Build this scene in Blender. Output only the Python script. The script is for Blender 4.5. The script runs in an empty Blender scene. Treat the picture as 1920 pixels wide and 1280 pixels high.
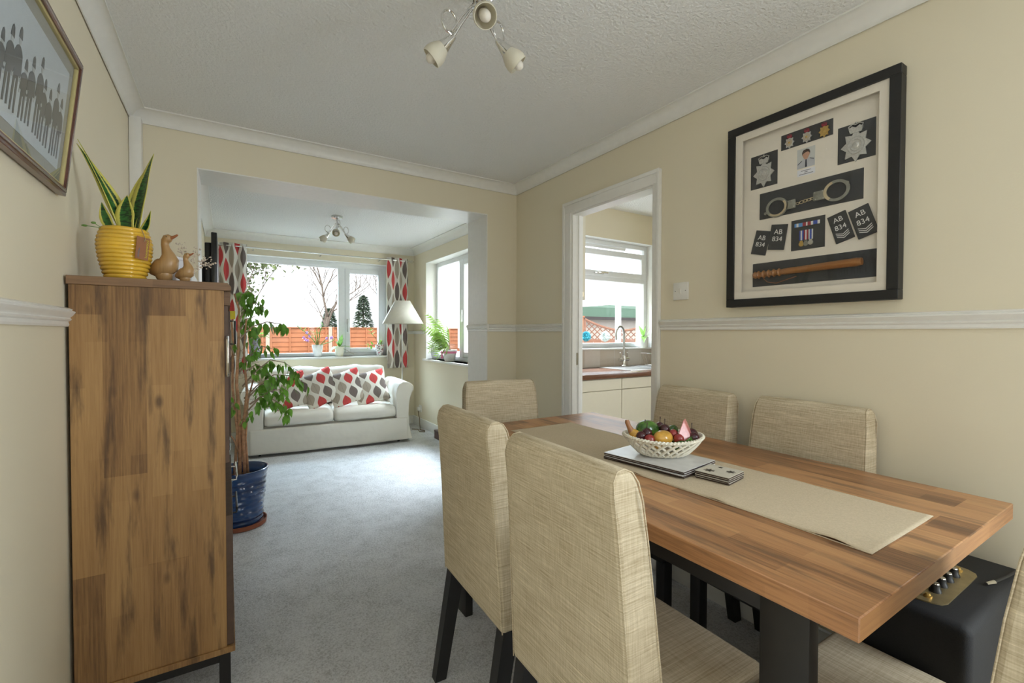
import bpy, bmesh, math, random
from mathutils import Vector, Matrix
import mathutils
S = bpy.context.scene
COL = S.collection
PI = math.pi
R = math.radians

# ------------------------------------------------------------------ camera
cam_d = bpy.data.cameras.new('camera'); cam_d.sensor_width = 36.0; cam_d.lens = 16.0
cam_d.clip_start = 0.02; cam_d.clip_end = 300
cam = bpy.data.objects.new('camera', cam_d); COL.objects.link(cam)
_y, _p, _r = R(32.05), R(-1.05), R(0.12)
_f = Vector((math.sin(_y)*math.cos(_p), math.cos(_y)*math.cos(_p), math.sin(_p)))
_rt = Vector((math.cos(_y), -math.sin(_y), 0)); _u = _rt.cross(_f)
_rr = _rt*math.cos(_r) + _u*math.sin(_r); _uu = _u*math.cos(_r) - _rt*math.sin(_r)
cam.matrix_world = Matrix(((_rr.x, _uu.x, -_f.x, 0), (_rr.y, _uu.y, -_f.y, 0), (_rr.z, _uu.z, -_f.z, 1.25), (0, 0, 0, 1)))
S.camera = cam

# ------------------------------------------------------------------ world, sun, daylight
S.view_settings.view_transform = 'Standard'; S.view_settings.look = 'None'
S.view_settings.exposure = 0.36; S.view_settings.gamma = 1.0; S.view_settings.use_curve_mapping = False
S.cycles.use_denoising = True
S.cycles.max_bounces = 10; S.cycles.diffuse_bounces = 6; S.cycles.transparent_max_bounces = 16
S.cycles.sample_clamp_indirect = 6.0
world = bpy.data.worlds.new('world'); S.world = world; world.use_nodes = True
bg = world.node_tree.nodes['Background']; bg.inputs[0].default_value = (0.92, 0.965, 1.0, 1); bg.inputs[1].default_value = 1.65

def sun(name, rot, power, angle, col):
    d = bpy.data.lights.new(name, 'SUN'); d.energy = power; d.angle = R(angle); d.color = col
    o = bpy.data.objects.new(name, d); o.rotation_euler = rot; COL.objects.link(o)
sun('sun', (R(48), 0, R(-14)), 1.3, 1.5, (1, .95, .88))

def area(name, loc, target, sx, sy, power, col):
    d = bpy.data.lights.new(name, 'AREA'); d.shape = 'RECTANGLE'; d.size = sx; d.size_y = sy; d.energy = power; d.color = col
    o = bpy.data.objects.new(name, d); o.location = loc
    o.rotation_euler = (Vector(target) - Vector(loc)).to_track_quat('-Z', 'Y').to_euler(); COL.objects.link(o)
area('daylight_lounge_window', (0.4, 7.1, 3.55), (2.0, 4.7, 0.8), 3.2, 1.6, 560, (.60, .82, 1))
area('daylight_side_window', (3.1, 4.8, 3.7), (1.9, 4.7, 0.9), 1.6, 1.2, 130, (.70, .87, 1))
area('daylight_kitchen_window', (3.5, 4.9, 4.0), (3.2, 2.6, 0.9), 2.0, 1.2, 760, (.78, .90, 1))
area('added_fill_rear', (0.75, -1.86, 1.55), (0.75, 1.5, 1.2), 1.5, 1.2, 1.5, (.9, .95, 1))  # added fill for the dining room, through an added rear window
area('added_fill_left', (-.66, -.80, 1.55), (1.5, -.5, 1.35), 1.1, 1.2, 4, (.88, .94, 1))  # added fill for right wall and chairs, through an invented left window
area('added_fill_doorway', (2.11, -.85, 1.35), (.1, .1, .7), .8, 1.5, 48, (.82, .92, 1))  # added fill for left wall and near carpet; its doorway is invented
area('added_fill_kitchen_side', (4.5, 1.2, 1.7), (2.6, 2.0, 1.2), 1.3, 1.1, 22, (.9, .95, 1))  # added fill for the kitchen fronts, through an invented side window

# ------------------------------------------------------------------ materials
class NT:
    def __init__(s, name):
        s.m = bpy.data.materials.new(name); s.m.use_nodes = True; s.t = s.m.node_tree; s.t.nodes.clear()
        s.out = s.n('ShaderNodeOutputMaterial')
    def n(s, k, **kw):
        o = s.t.nodes.new(k)
        for a, b in kw.items(): setattr(o, a, b)
        return o
    def l(s, a, b): s.t.links.new(a, b)
    def set(s, sock, v):
        if isinstance(v, bpy.types.NodeSocket): s.l(v, sock)
        elif isinstance(v, (tuple, list)): sock.default_value = (*v, 1) if len(v) == 3 and sock.type == 'RGBA' else v
        else: sock.default_value = v
    def math(s, op, a, b=0.0, c=None):
        o = s.n('ShaderNodeMath', operation=op); s.set(o.inputs[0], a); s.set(o.inputs[1], b)
        if c is not None: s.set(o.inputs[2], c)
        return o.outputs[0]
    def mix(s, f, a, b):
        o = s.n('ShaderNodeMix', data_type='RGBA'); s.set(o.inputs[0], f); s.set(o.inputs[6], a); s.set(o.inputs[7], b)
        return o.outputs[2]
    def co(s, kind='Object', scale=(1, 1, 1), rot=(0, 0, 0)):
        t = s.n('ShaderNodeTexCoord'); mp = s.n('ShaderNodeMapping')
        mp.inputs['Scale'].default_value = scale; mp.inputs['Rotation'].default_value = rot
        s.l(t.outputs[kind], mp.inputs[0]); return mp.outputs[0]
    def noise(s, vec, scale=1.0, detail=4.0, rough=.5):
        o = s.n('ShaderNodeTexNoise'); s.l(vec, o.inputs['Vector'])
        o.inputs['Scale'].default_value = scale; o.inputs['Detail'].default_value = detail; o.inputs['Roughness'].default_value = rough
        return o.outputs[0]
    def ramp(s, f, stops, const=False):
        o = s.n('ShaderNodeValToRGB'); s.set(o.inputs[0], f); cr = o.color_ramp
        if const: cr.interpolation = 'CONSTANT'
        while len(cr.elements) < len(stops): cr.elements.new(.5)
        for e, (p, c) in zip(cr.elements, stops): e.position = p; e.color = (*c, 1) if len(c) == 3 else c
        return o.outputs[0]
    def bump(s, h, strength=.3, dist=.01):
        o = s.n('ShaderNodeBump'); o.inputs['Strength'].default_value = strength; o.inputs['Distance'].default_value = dist
        s.l(h, o.inputs['Height']); return o.outputs[0]
    def bsdf(s, col, rough=.5, metal=0.0, normal=None, spec=None, coat=None, trans=None):
        b = s.n('ShaderNodeBsdfPrincipled'); s.set(b.inputs['Base Color'], col); s.set(b.inputs['Roughness'], rough)
        b.inputs['Metallic'].default_value = metal
        if normal is not None: s.l(normal, b.inputs['Normal'])
        if spec is not None: b.inputs['Specular IOR Level'].default_value = spec
        if coat: b.inputs['Coat Weight'].default_value = coat; b.inputs['Coat Roughness'].default_value = .08
        sh = b.outputs[0]
        if trans:
            tr = s.n('ShaderNodeBsdfTranslucent'); s.set(tr.inputs[0], col)
            mx = s.n('ShaderNodeMixShader'); mx.inputs[0].default_value = trans
            s.l(sh, mx.inputs[1]); s.l(tr.outputs[0], mx.inputs[2]); sh = mx.outputs[0]
        s.l(sh, s.out.inputs[0]); return s.m

def plain(name, col, rough=.5, metal=0.0, var=.06, scale=30, bump=0, **kw):
    """one colour with a faint procedural variation"""
    t = NT(name); n = t.noise(t.co(), scale, 3)
    lo = tuple(max(0, c*(1-var)) for c in col); hi = tuple(min(1, c*(1+var)) for c in col)
    c = t.ramp(n, [(.3, lo), (.7, hi)])
    return t.bsdf(c, rough, metal, t.bump(n, bump, .002) if bump else None, **kw)

def paint(name, col, bump=.12, scale=180):
    t = NT(name); v = t.co(); n = t.noise(v, scale, 3, .6); big = t.noise(v, 1.3, 2)
    c = t.mix(t.math('MULTIPLY', big, .12), col, tuple(x*.9 for x in col))
    return t.bsdf(c, .62, 0, t.bump(n, bump, .002 if bump < .5 else .007), spec=.3)

def wood(name, grain, cols, pw=.12, pl=.9, rough=.42, knots=.5, gs=1.0, dark=(.06, .03, .015), coat=None):
    """planked laminate; grain = axis index along the boards, across = the sum of the other two"""
    t = NT(name); tc = t.n('ShaderNodeTexCoord'); sp = t.n('ShaderNodeSeparateXYZ'); t.l(tc.outputs['Object'], sp.inputs[0])
    o = [0, 1, 2]; o.remove(grain)
    g = sp.outputs[grain]; a = t.math('ADD', sp.outputs[o[0]], sp.outputs[o[1]])
    def vec(sg, sa, off=0.0):
        c = t.n('ShaderNodeCombineXYZ'); t.l(t.math('MULTIPLY', g, sg), c.inputs[0]); t.l(t.math('MULTIPLY_ADD', a, sa, off), c.inputs[1]); return c.outputs[0]
    br = t.n('ShaderNodeTexBrick'); t.l(vec(1, 1, 3.0), br.inputs['Vector'])
    br.offset = .37; br.inputs['Scale'].default_value = 1; br.inputs['Mortar Size'].default_value = 0.0
    br.inputs['Brick Width'].default_value = pl; br.inputs['Row Height'].default_value = pw
    br.inputs['Color1'].default_value = (0, 0, 0, 1); br.inputs['Color2'].default_value = (1, 1, 1, 1)
    pv = br.outputs['Color']
    br2 = t.n('ShaderNodeTexBrick'); t.l(vec(1, 1, 7.03), br2.inputs['Vector']); br2.offset = .61
    br2.inputs['Scale'].default_value = 1; br2.inputs['Mortar Size'].default_value = 0.0
    br2.inputs['Brick Width'].default_value = pl*.45; br2.inputs['Row Height'].default_value = pw*.5
    br2.inputs['Color1'].default_value = (0, 0, 0, 1); br2.inputs['Color2'].default_value = (1, 1, 1, 1)
    pv = t.math('ADD', t.math('MULTIPLY', pv, .65), t.math('MULTIPLY', br2.outputs['Color'], .35))
    fine = t.noise(vec(6*gs, 190*gs), 1, 6, .7)
    broad = t.noise(vec(1.6*gs, 14*gs), 1, 4, .6)
    f = t.math('ADD', t.math('MULTIPLY', pv, .34), t.math('ADD', t.math('MULTIPLY', fine, .46), t.math('MULTIPLY', broad, .32)))
    c = t.ramp(f, [(.40, cols[0]), (.56, cols[1]), (.74, cols[2])])
    kn = t.noise(vec(2.4*gs, 22*gs, 4.2), 1, 5, .6)
    kf = t.ramp(kn, [(.53, (0, 0, 0)), (.66, (1, 1, 1))])
    c = t.mix(t.math('MULTIPLY', kf, knots), c, dark)
    vo = t.n('ShaderNodeTexVoronoi'); t.l(vec(4.2*gs, 8.5*gs, 1.7), vo.inputs['Vector']); vo.inputs['Scale'].default_value = 1
    k2 = t.ramp(vo.outputs['Distance'], [(.04, (1, 1, 1)), (.125, (0, 0, 0))])
    c = t.mix(t.math('MULTIPLY', k2, knots), c, dark)
    return t.bsdf(c, rough, 0, t.bump(fine, .06, .001), coat=coat)

def linen(name, a, b, warp=(9, 11, 330), weft=(260, 260, 16)):
    t = NT(name); n1 = t.noise(t.co(scale=warp), 1, 4, .6); n2 = t.noise(t.co(scale=weft), 1, 3, .6)
    big = t.noise(t.co(scale=(4, 4, 9)), 1, 2)
    f = t.math('ADD', t.math('MULTIPLY', n1, .62), t.math('ADD', t.math('MULTIPLY', n2, .28), t.math('MULTIPLY', big, .14)))
    c = t.ramp(f, [(.36, a), (.60, b), (.74, tuple(min(1, x*1.35) for x in b))])
    return t.bsdf(c, .9, 0, t.bump(f, .5, .002), spec=.15)

def leafprint(name, uv, W, H, thread=True):
    """rows of pointed leaves, colours per leaf; uv: 'UV' or an Object-plane tuple of axes"""
    t = NT(name); tc = t.n('ShaderNodeTexCoord'); sp = t.n('ShaderNodeSeparateXYZ')
    if uv == 'UV': t.l(tc.outputs['UV'], sp.inputs[0]); u, v = sp.outputs[0], sp.outputs[1]
    else: t.l(tc.outputs['Object'], sp.inputs[0]); u, v = sp.outputs[uv[0]], sp.outputs[uv[1]]
    us = t.math('DIVIDE', u, W); col = t.math('FLOOR', us)
    cx = t.math('SUBTRACT', t.math('SUBTRACT', us, col), .5)
    odd = t.math('MODULO', t.math('ABSOLUTE', col), 2)
    vs = t.math('ADD', t.math('DIVIDE', v, H), t.math('MULTIPLY', odd, .5)); row = t.math('FLOOR', vs)
    cy = t.math('SUBTRACT', t.math('SUBTRACT', vs, row), .5)
    prof = t.math('POWER', t.math('MAXIMUM', t.math('COSINE', t.math('MULTIPLY', cy, PI*1.08)), 0.0001), 1.15)
    hw = t.math('MULTIPLY', prof, .50)
    ins = t.math('LESS_THAN', t.math('ABSOLUTE', cx), t.math('SUBTRACT', hw, .02))
    cb = t.n('ShaderNodeCombineXYZ'); t.l(col, cb.inputs[0]); t.l(row, cb.inputs[1])
    wn = t.n('ShaderNodeTexWhiteNoise'); t.l(cb.outputs[0], wn.inputs['Vector'])
    # steady diagonal sequence of colours with a little chance
    seq = t.math('FRACT', t.math('ADD', t.math('MULTIPLY', t.math('ADD', t.math('MULTIPLY', col, 1.0), t.math('MULTIPLY', row, 2.0)), .3333), t.math('MULTIPLY', wn.outputs['Value'], .12)))
    lc = t.ramp(seq, [(0, (.60, .085, .085)), (.30, (.19, .155, .14)), (.66, (.44, .38, .31))], True)
    if thread:
        vein = t.math('LESS_THAN', t.math('ABSOLUTE', cx), .018)
        lc = t.mix(t.math('MULTIPLY', vein, .35), lc, (.12, .09, .08))
    c = t.mix(ins, (.82, .79, .72), lc)
    n = t.noise(t.co(scale=(300, 300, 300)), 1, 2)
    return t.bsdf(c, .9, 0, t.bump(n, .15, .001), spec=.1, trans=.12 if uv == 'UV' else None)

def glass(name, tint=(1, 1, 1), refl=1.0):
    t = NT(name); tr = t.n('ShaderNodeBsdfTransparent'); tr.inputs[0].default_value = (*tint, 1)
    gl = t.n('ShaderNodeBsdfGlossy'); gl.inputs['Roughness'].default_value = .02
    fr = t.n('ShaderNodeFresnel'); fr.inputs[0].default_value = 1.45
    mx = t.n('ShaderNodeMixShader'); geo = t.n('ShaderNodeNewGeometry'); t.l(t.math('MULTIPLY', t.math('MULTIPLY', fr.outputs[0], refl), t.math('SUBTRACT', 1.0, geo.outputs['Backfacing'])), mx.inputs[0])
    t.l(tr.outputs[0], mx.inputs[1]); t.l(gl.outputs[0], mx.inputs[2]); t.l(mx.outputs[0], t.out.inputs[0]); return t.m

M = {}
CREAM = (.76, .69, .53)
M['wall'] = paint('cream_wall_paint', CREAM)
M['ceil'] = paint('stippled_ceiling_paint', (.80, .795, .775), 1.0, 75)
M['white'] = plain('white_gloss_paint', (.80, .785, .74), .32, var=.02)
M['upvc'] = plain('white_window_plastic', (.82, .84, .85), .3, var=.015)
M['reveal'] = paint('white_reveal_paint', (.82, .81, .77), .1)
M['glass'] = glass('window_glass', (1, 1, 1), .5)
M['pglass'] = glass('picture_glass')
def carpet():
    t = NT('loop_pile_carpet'); v = t.co(); n = t.noise(v, 130, 4, .65); b = t.noise(v, 9, 3); h = t.noise(v, 420, 2)
    f = t.math('ADD', t.math('MULTIPLY', n, .75), t.math('MULTIPLY', b, .25))
    c = t.ramp(f, [(.36, (.48, .475, .475)), (.5, (.70, .70, .71)), (.62, (.80, .80, .81))])
    return t.bsdf(c, .95, 0, t.bump(t.math('ADD', n, t.math('MULTIPLY', h, .4)), .9, .008), spec=.1)
M['carpet'] = carpet()
M['cabwood'] = wood('rustic_oak_cabinet', 2, ((.150, .073, .027), (.315, .168, .060), (.43, .25, .098)), .105, .8, .5, .75)
M['cabtop'] = wood('rustic_oak_cabinet_top', 0, ((.14, .075, .038), (.225, .125, .062), (.29, .165, .085)), .2, 2, .5, .2)
M['cabdark'] = plain('dark_brown_door_edge', (.085, .047, .03), .5, var=.2)
M['tabwood'] = wood('walnut_table_top', 1, ((.165, .070, .028), (.42, .20, .084), (.57, .305, .13)), .105, .75, .36, .6, 1.0, (.085, .05, .032), coat=.08)
M['tabedge'] = wood('walnut_table_end', 0, ((.165, .070, .028), (.40, .19, .078), (.52, .27, .11)), .3, 1.4, .4, .3, .7)
M['blackmetal'] = plain('black_powder_coated_steel', (.022, .020, .019), .45, .3)
M['blackwood'] = plain('black_stained_wood', (.012, .011, .011), .4, var=.2)
M['linen'] = linen('beige_linen_slub', (.39, .31, .195), (.63, .54, .39))
M['linenseat'] = linen('beige_linen_seat', (.38, .30, .19), (.60, .51, .37), (7, 300, 300), (260, 14, 260))
M['runner'] = plain('tan_cotton_runner', (.58, .48, .34), .92, var=.08, scale=260, bump=.35, spec=.1)
M['chrome'] = plain('polished_chrome', (.72, .71, .69), .12, 1.0, var=.02)
M['steel'] = plain('brushed_steel', (.52, .52, .51), .3, 1.0, var=.05)
M['frost'] = plain('frosted_glass_shade', (.80, .76, .64), .45, var=.02, trans=.35)
M['bulb'] = plain('white_lamp_bulb', (.70, .65, .57), .4, var=.01)
M['black'] = plain('satin_black', (.013, .013, .013), .4, var=.1)
M['blackframe'] = plain('black_ash_frame', (.010, .0095, .009), .5, var=.15, scale=80)
M['mount'] = plain('cream_mount_board', (.78, .72, .62), .8, var=.02)
M['charcoal'] = plain('charcoal_felt_card', (.045, .046, .047), .9, var=.12, scale=200)
M['silver'] = plain('silver_badge_metal', (.62, .61, .58), .3, .85, var=.15, scale=250)
M['gold'] = plain('gilt_metal', (.62, .42, .13), .35, .8, var=.1)
M['nickel'] = plain('dull_nickel', (.33, .33, .29), .38, .8, var=.1, scale=120)
M['ivory'] = plain('pale_brass', (.60, .50, .33), .4, .5)
M['letter'] = plain('white_embroidered_thread', (.72, .71, .68), .8, var=.04)
M['bluerib'] = plain('blue_ribbon', (.05, .09, .38), .8); M['redrib'] = plain('crimson_ribbon', (.30, .03, .045), .8)
M['skyrib'] = plain('pale_blue_ribbon', (.12, .30, .60), .8)
M['batonwood'] = wood('turned_baton_wood', 1, ((.14, .05, .012), (.27, .11, .03), (.35, .17, .06)), .5, 2, .3, .15)
M['photo'] = plain('photo_paper_grey', (.55, .56, .54), .5, var=.03)
M['skin'] = plain('printed_skin_tone', (.52, .30, .21), .6); M['hair'] = plain('printed_dark_hair', (.07, .045, .035), .6)
M['shirt'] = plain('printed_grey_shirt', (.48, .49, .52), .6); M['tie'] = plain('printed_dark_tie', (.04, .04, .06), .6)
M['paper'] = plain('white_caption_paper', (.74, .74, .78), .7, var=.02); M['ink'] = plain('grey_ink', (.16, .16, .18), .7)
M['sofa'] = None
def slip():
    t = NT('white_cotton_slipcover'); n = t.noise(t.co(scale=(3, 5, 3.5)), 1, 3, .55); f = t.noise(t.co(), 260, 2)
    w = t.noise(t.co(scale=(3.4, 3, 1.6), rot=(.3, .7, .4)), 1, 2)
    return t.bsdf((.80, .765, .69), .85, 0, t.bump(t.math('ADD', t.math('MULTIPLY', w, 1.0), t.math('ADD', n, t.math('MULTIPLY', f, .02))), .4, .035), spec=.15)
M['sofa'] = slip()
M['cushion'] = leafprint('leaf_print_cushion', (0, 2), .098, .165)
M['curtain'] = leafprint('leaf_print_curtain', 'UV', .095, .30)
M['shade'] = plain('cream_lamp_shade', (.86, .82, .72), .8, var=.02, trans=.3)
M['terracotta'] = plain('terracotta', (.27, .085, .04), .75)
def bluepot():
    t = NT('blue_glazed_ceramic'); n = t.noise(t.co(scale=(2, 2, 26)), 1, 3); c = t.ramp(n, [(.3, (.010, .030, .10)), (.7, (.030, .085, .24))])
    return t.bsdf(c, .14, 0, coat=.6)
M['bluepot'] = bluepot()
M['bark'] = plain('fig_bark', (.46, .25, .135), .8, var=.3, scale=40); M['twig'] = plain('pale_twig', (.36, .27, .19), .8, var=.2)
M['soil'] = plain('potting_soil', (.07, .04, .025), .95, var=.4, scale=90, bump=.5)
M['leaf'] = plain('fig_leaf', (.17, .37, .05), .38, var=.45, scale=22, trans=.42)
M['palm'] = plain('pale_palm_leaf', (.26, .42, .075), .5, var=.35, scale=20, trans=.4)
M['orchidleaf'] = plain('orchid_leaf', (.20, .36, .09), .35, var=.25, trans=.3)
M['limeleaf'] = plain('lime_leaf', (.22, .42, .06), .45, var=.3, trans=.4)
M['greygreen'] = plain('grey_green_leaf', (.17, .26, .19), .5, var=.2, trans=.25)
M['lilac'] = plain('lilac_petal', (.48, .30, .72), .5, trans=.3)
M['greypot'] = plain('slate_grey_pot', (.30, .30, .34), .5); M['whitepot'] = plain('white_glazed_pot', (.80, .80, .78), .25, var=.02)
def floralpot():
    t = NT('floral_print_pot'); vo = t.n('ShaderNodeTexVoronoi'); t.l(t.co(), vo.inputs['Vector']); vo.inputs['Scale'].default_value = 46
    k = t.ramp(vo.outputs['Distance'], [(.34, (1, 1, 1)), (.42, (0, 0, 0))]); h = t.ramp(vo.outputs['Color'], [(.0, (.45, .05, .10)), (.4, (.25, .14, .16)), (.7, (.16, .25, .10))], True)
    return t.bsdf(t.mix(k, (.82, .80, .76), h), .3)
M['floral'] = floralpot()
M['wicker'] = plain('white_wicker', (.80, .78, .75), .7, var=.1, scale=120, bump=.6); M['pink'] = plain('pink_satin_ribbon', (.78, .22, .36), .5)
M['yellowpot'] = plain('yellow_glazed_ceramic', (.74, .45, .045), .16, var=.12, scale=18, coat=.5)
def snake():
    t = NT('variegated_sword_leaf'); tc = t.n('ShaderNodeTexCoord'); sp = t.n('ShaderNodeSeparateXYZ'); t.l(tc.outputs['UV'], sp.inputs[0])
    e = t.math('ABSOLUTE', t.math('SUBTRACT', sp.outputs[0], .5)); n = t.noise(t.co(scale=(60, 60, 190)), 1, 3)
    g = t.ramp(n, [(.42, (.006, .03, .010)), (.55, (.028, .13, .022))])
    k = t.ramp(t.math('ADD', e, t.math('MULTIPLY', t.math('SUBTRACT', n, .5), .1)), [(.30, (0, 0, 0)), (.34, (1, 1, 1))])
    return t.bsdf(t.mix(k, g, (.60, .55, .11)), .32)
M['snake'] = snake()
M['tag'] = plain('brown_card_tag', (.30, .13, .06), .8); M['tagyellow'] = plain('yellow_print', (.62, .50, .03), .7); M['string'] = plain('jute_string', (.38, .28, .16), .9)
M['duckwood'] = wood('carved_bamboo_root', 2, ((.28, .15, .055), (.42, .25, .105), (.50, .32, .15)), .5, 2, .35, .12); M['beak'] = plain('orange_brown_beak', (.36, .13, .05), .4)
M['olive'] = plain('olive_card', (.33, .30, .09), .7); M['driedflower'] = plain('dried_flower', (.66, .56, .46), .9, var=.15)
M['tv'] = plain('black_television_plastic', (.02, .02, .022), .3); M['darkunit'] = plain('dark_media_unit', (.05, .04, .038), .5)
M['ceramic'] = plain('cream_ceramic', (.78, .74, .62), .22, var=.03)
M['mat'] = plain('grey_white_laminate', (.66, .66, .66), .22, var=.06, scale=26); M['cork'] = plain('cork_edge', (.42, .29, .16), .9); M['matedge'] = plain('dark_brown_board_edge', (.045, .025, .018), .6)
M['coaster'] = plain('cream_laminate', (.62, .59, .51), .25, var=.05); M['darkprint'] = plain('dark_grey_print', (.075, .07, .062), .4, var=.3, scale=150)
M['melon'] = None
def melon():
    t = NT('striped_green_rind'); w = t.noise(t.co(scale=(5, 55, 55)), 1, 3); return t.bsdf(t.ramp(w, [(.40, (.025, .085, .012)), (.62, (.10, .22, .035))]), .22, coat=.4)
M['melon'] = melon()
M['pear'] = plain('yellow_glazed_fruit', (.66, .36, .06), .2, var=.25, scale=26, coat=.4); M['plum'] = plain('dark_plum', (.055, .008, .014), .18, var=.3, coat=.4)
M['cherry'] = plain('red_cherry', (.30, .028, .028), .2, var=.25, coat=.4); M['gourd'] = plain('brown_gourd_neck', (.35, .15, .06), .3); M['flesh'] = plain('pink_melon_flesh', (.60, .22, .20), .25, var=.15, scale=120, coat=.3)
M['rind'] = plain('pale_rind', (.62, .66, .42), .4)
M['amp'] = plain('black_textured_vinyl', (.010, .010, .011), .75, var=.2, scale=400, bump=.3); M['brass'] = plain('aged_brass_panel', (.42, .33, .17), .35, .7, var=.1)
M['switch'] = plain('white_switch_plastic', (.80, .78, .72), .35, var=.01)
M['kitchen'] = plain('cream_kitchen_door', (.74, .69, .56), .45, var=.01); M['worktop'] = wood('walnut_worktop', 0, ((.08, .032, .018), (.15, .065, .035), (.21, .10, .06)), .1, 1, .25, .2)
def tiles():
    t = NT('mottled_beige_tiles'); br = t.n('ShaderNodeTexBrick'); t.l(t.co(rot=(R(90), 0, 0)), br.inputs['Vector']); br.offset = 0
    br.inputs['Scale'].default_value = 1; br.inputs['Brick Width'].default_value = .2; br.inputs['Row Height'].default_value = .2; br.inputs['Mortar Size'].default_value = .003
    br.inputs['Color1'].default_value = (.44, .36, .27, 1); br.inputs['Color2'].default_value = (.62, .58, .52, 1); br.inputs['Mortar'].default_value = (.5, .46, .4, 1)
    n = t.noise(t.co(), 14, 3); return t.bsdf(t.mix(t.math('MULTIPLY', n, .3), br.outputs[0], (.36, .29, .22)), .35)
M['tiles'] = tiles()
M['kfloor'] = plain('grey_vinyl_floor', (.42, .40, .37), .5)
M['fence'] = plain('orange_stained_softwood', (.50, .20, .095), .85, var=.16, scale=3); M['fencepost'] = plain('pale_concrete_post', (.62, .50, .40), .9)
M['trellis'] = plain('pink_orange_trellis', (.34, .16, .10), .85, var=.1)
M['shedroof'] = plain('green_felt_roof', (.13, .23, .165), .85); M['shedwall'] = plain('pale_shed_wall', (.62, .56, .50), .8)
M['pom'] = plain('turquoise_pompom', (.025, .22, .28), .8, var=.2); M['pomw'] = plain('white_pompom', (.42, .46, .45), .8)
M['grass'] = plain('lawn_grass', (.07, .13, .03), .95, var=.4, scale=60)
M['paving'] = plain('pale_paving', (.30, .30, .30), .9, var=.1, scale=6)
M['treebark'] = plain('grey_brown_bark', (.24, .20, .165), .9, var=.3); M['evergreen'] = plain('evergreen_foliage', (.22, .30, .22), .8, var=.4, scale=8); M['birch'] = plain('spring_foliage', (.24, .31, .13), .8, var=.4, scale=8)
M['navy'] = plain('plum_box', (.10, .055, .05), .5)
M['perfume'] = plain('amber_glass', (.30, .12, .04), .15); M['eggplastic'] = plain('pearl_grey_plastic', (.60, .62, .68), .25, var=.01)
M['roofslab'] = plain('roof_deck', (.3, .3, .3), .9); M['cable'] = plain('black_cable', (.02, .018, .016), .6); M['greycable'] = plain('tan_cable', (.20, .15, .09), .6)
M['plate'] = plain('worn_strike_plate', (.40, .36, .28), .4, .7)
M['palegilt'] = plain('pale_gilt_slip', (.55, .47, .22), .4, .2); M['photobg'] = plain('faded_photo_paper', (.50, .56, .60), .5, var=.03); M['photodark'] = plain('faded_photo_black', (.085, .095, .105), .55, var=.12); M['photomid'] = plain('faded_photo_grey', (.40, .43, .44), .55)
M['mahog'] = plain('mahogany_frame', (.105, .035, .022), .3, var=.2, coat=.5); M['greymount'] = plain('olive_grey_mount', (.30, .30, .26), .8, var=.02)
M['leather'] = plain('frame_silver_edge', (.34, .29, .28), .25, .6)

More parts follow.
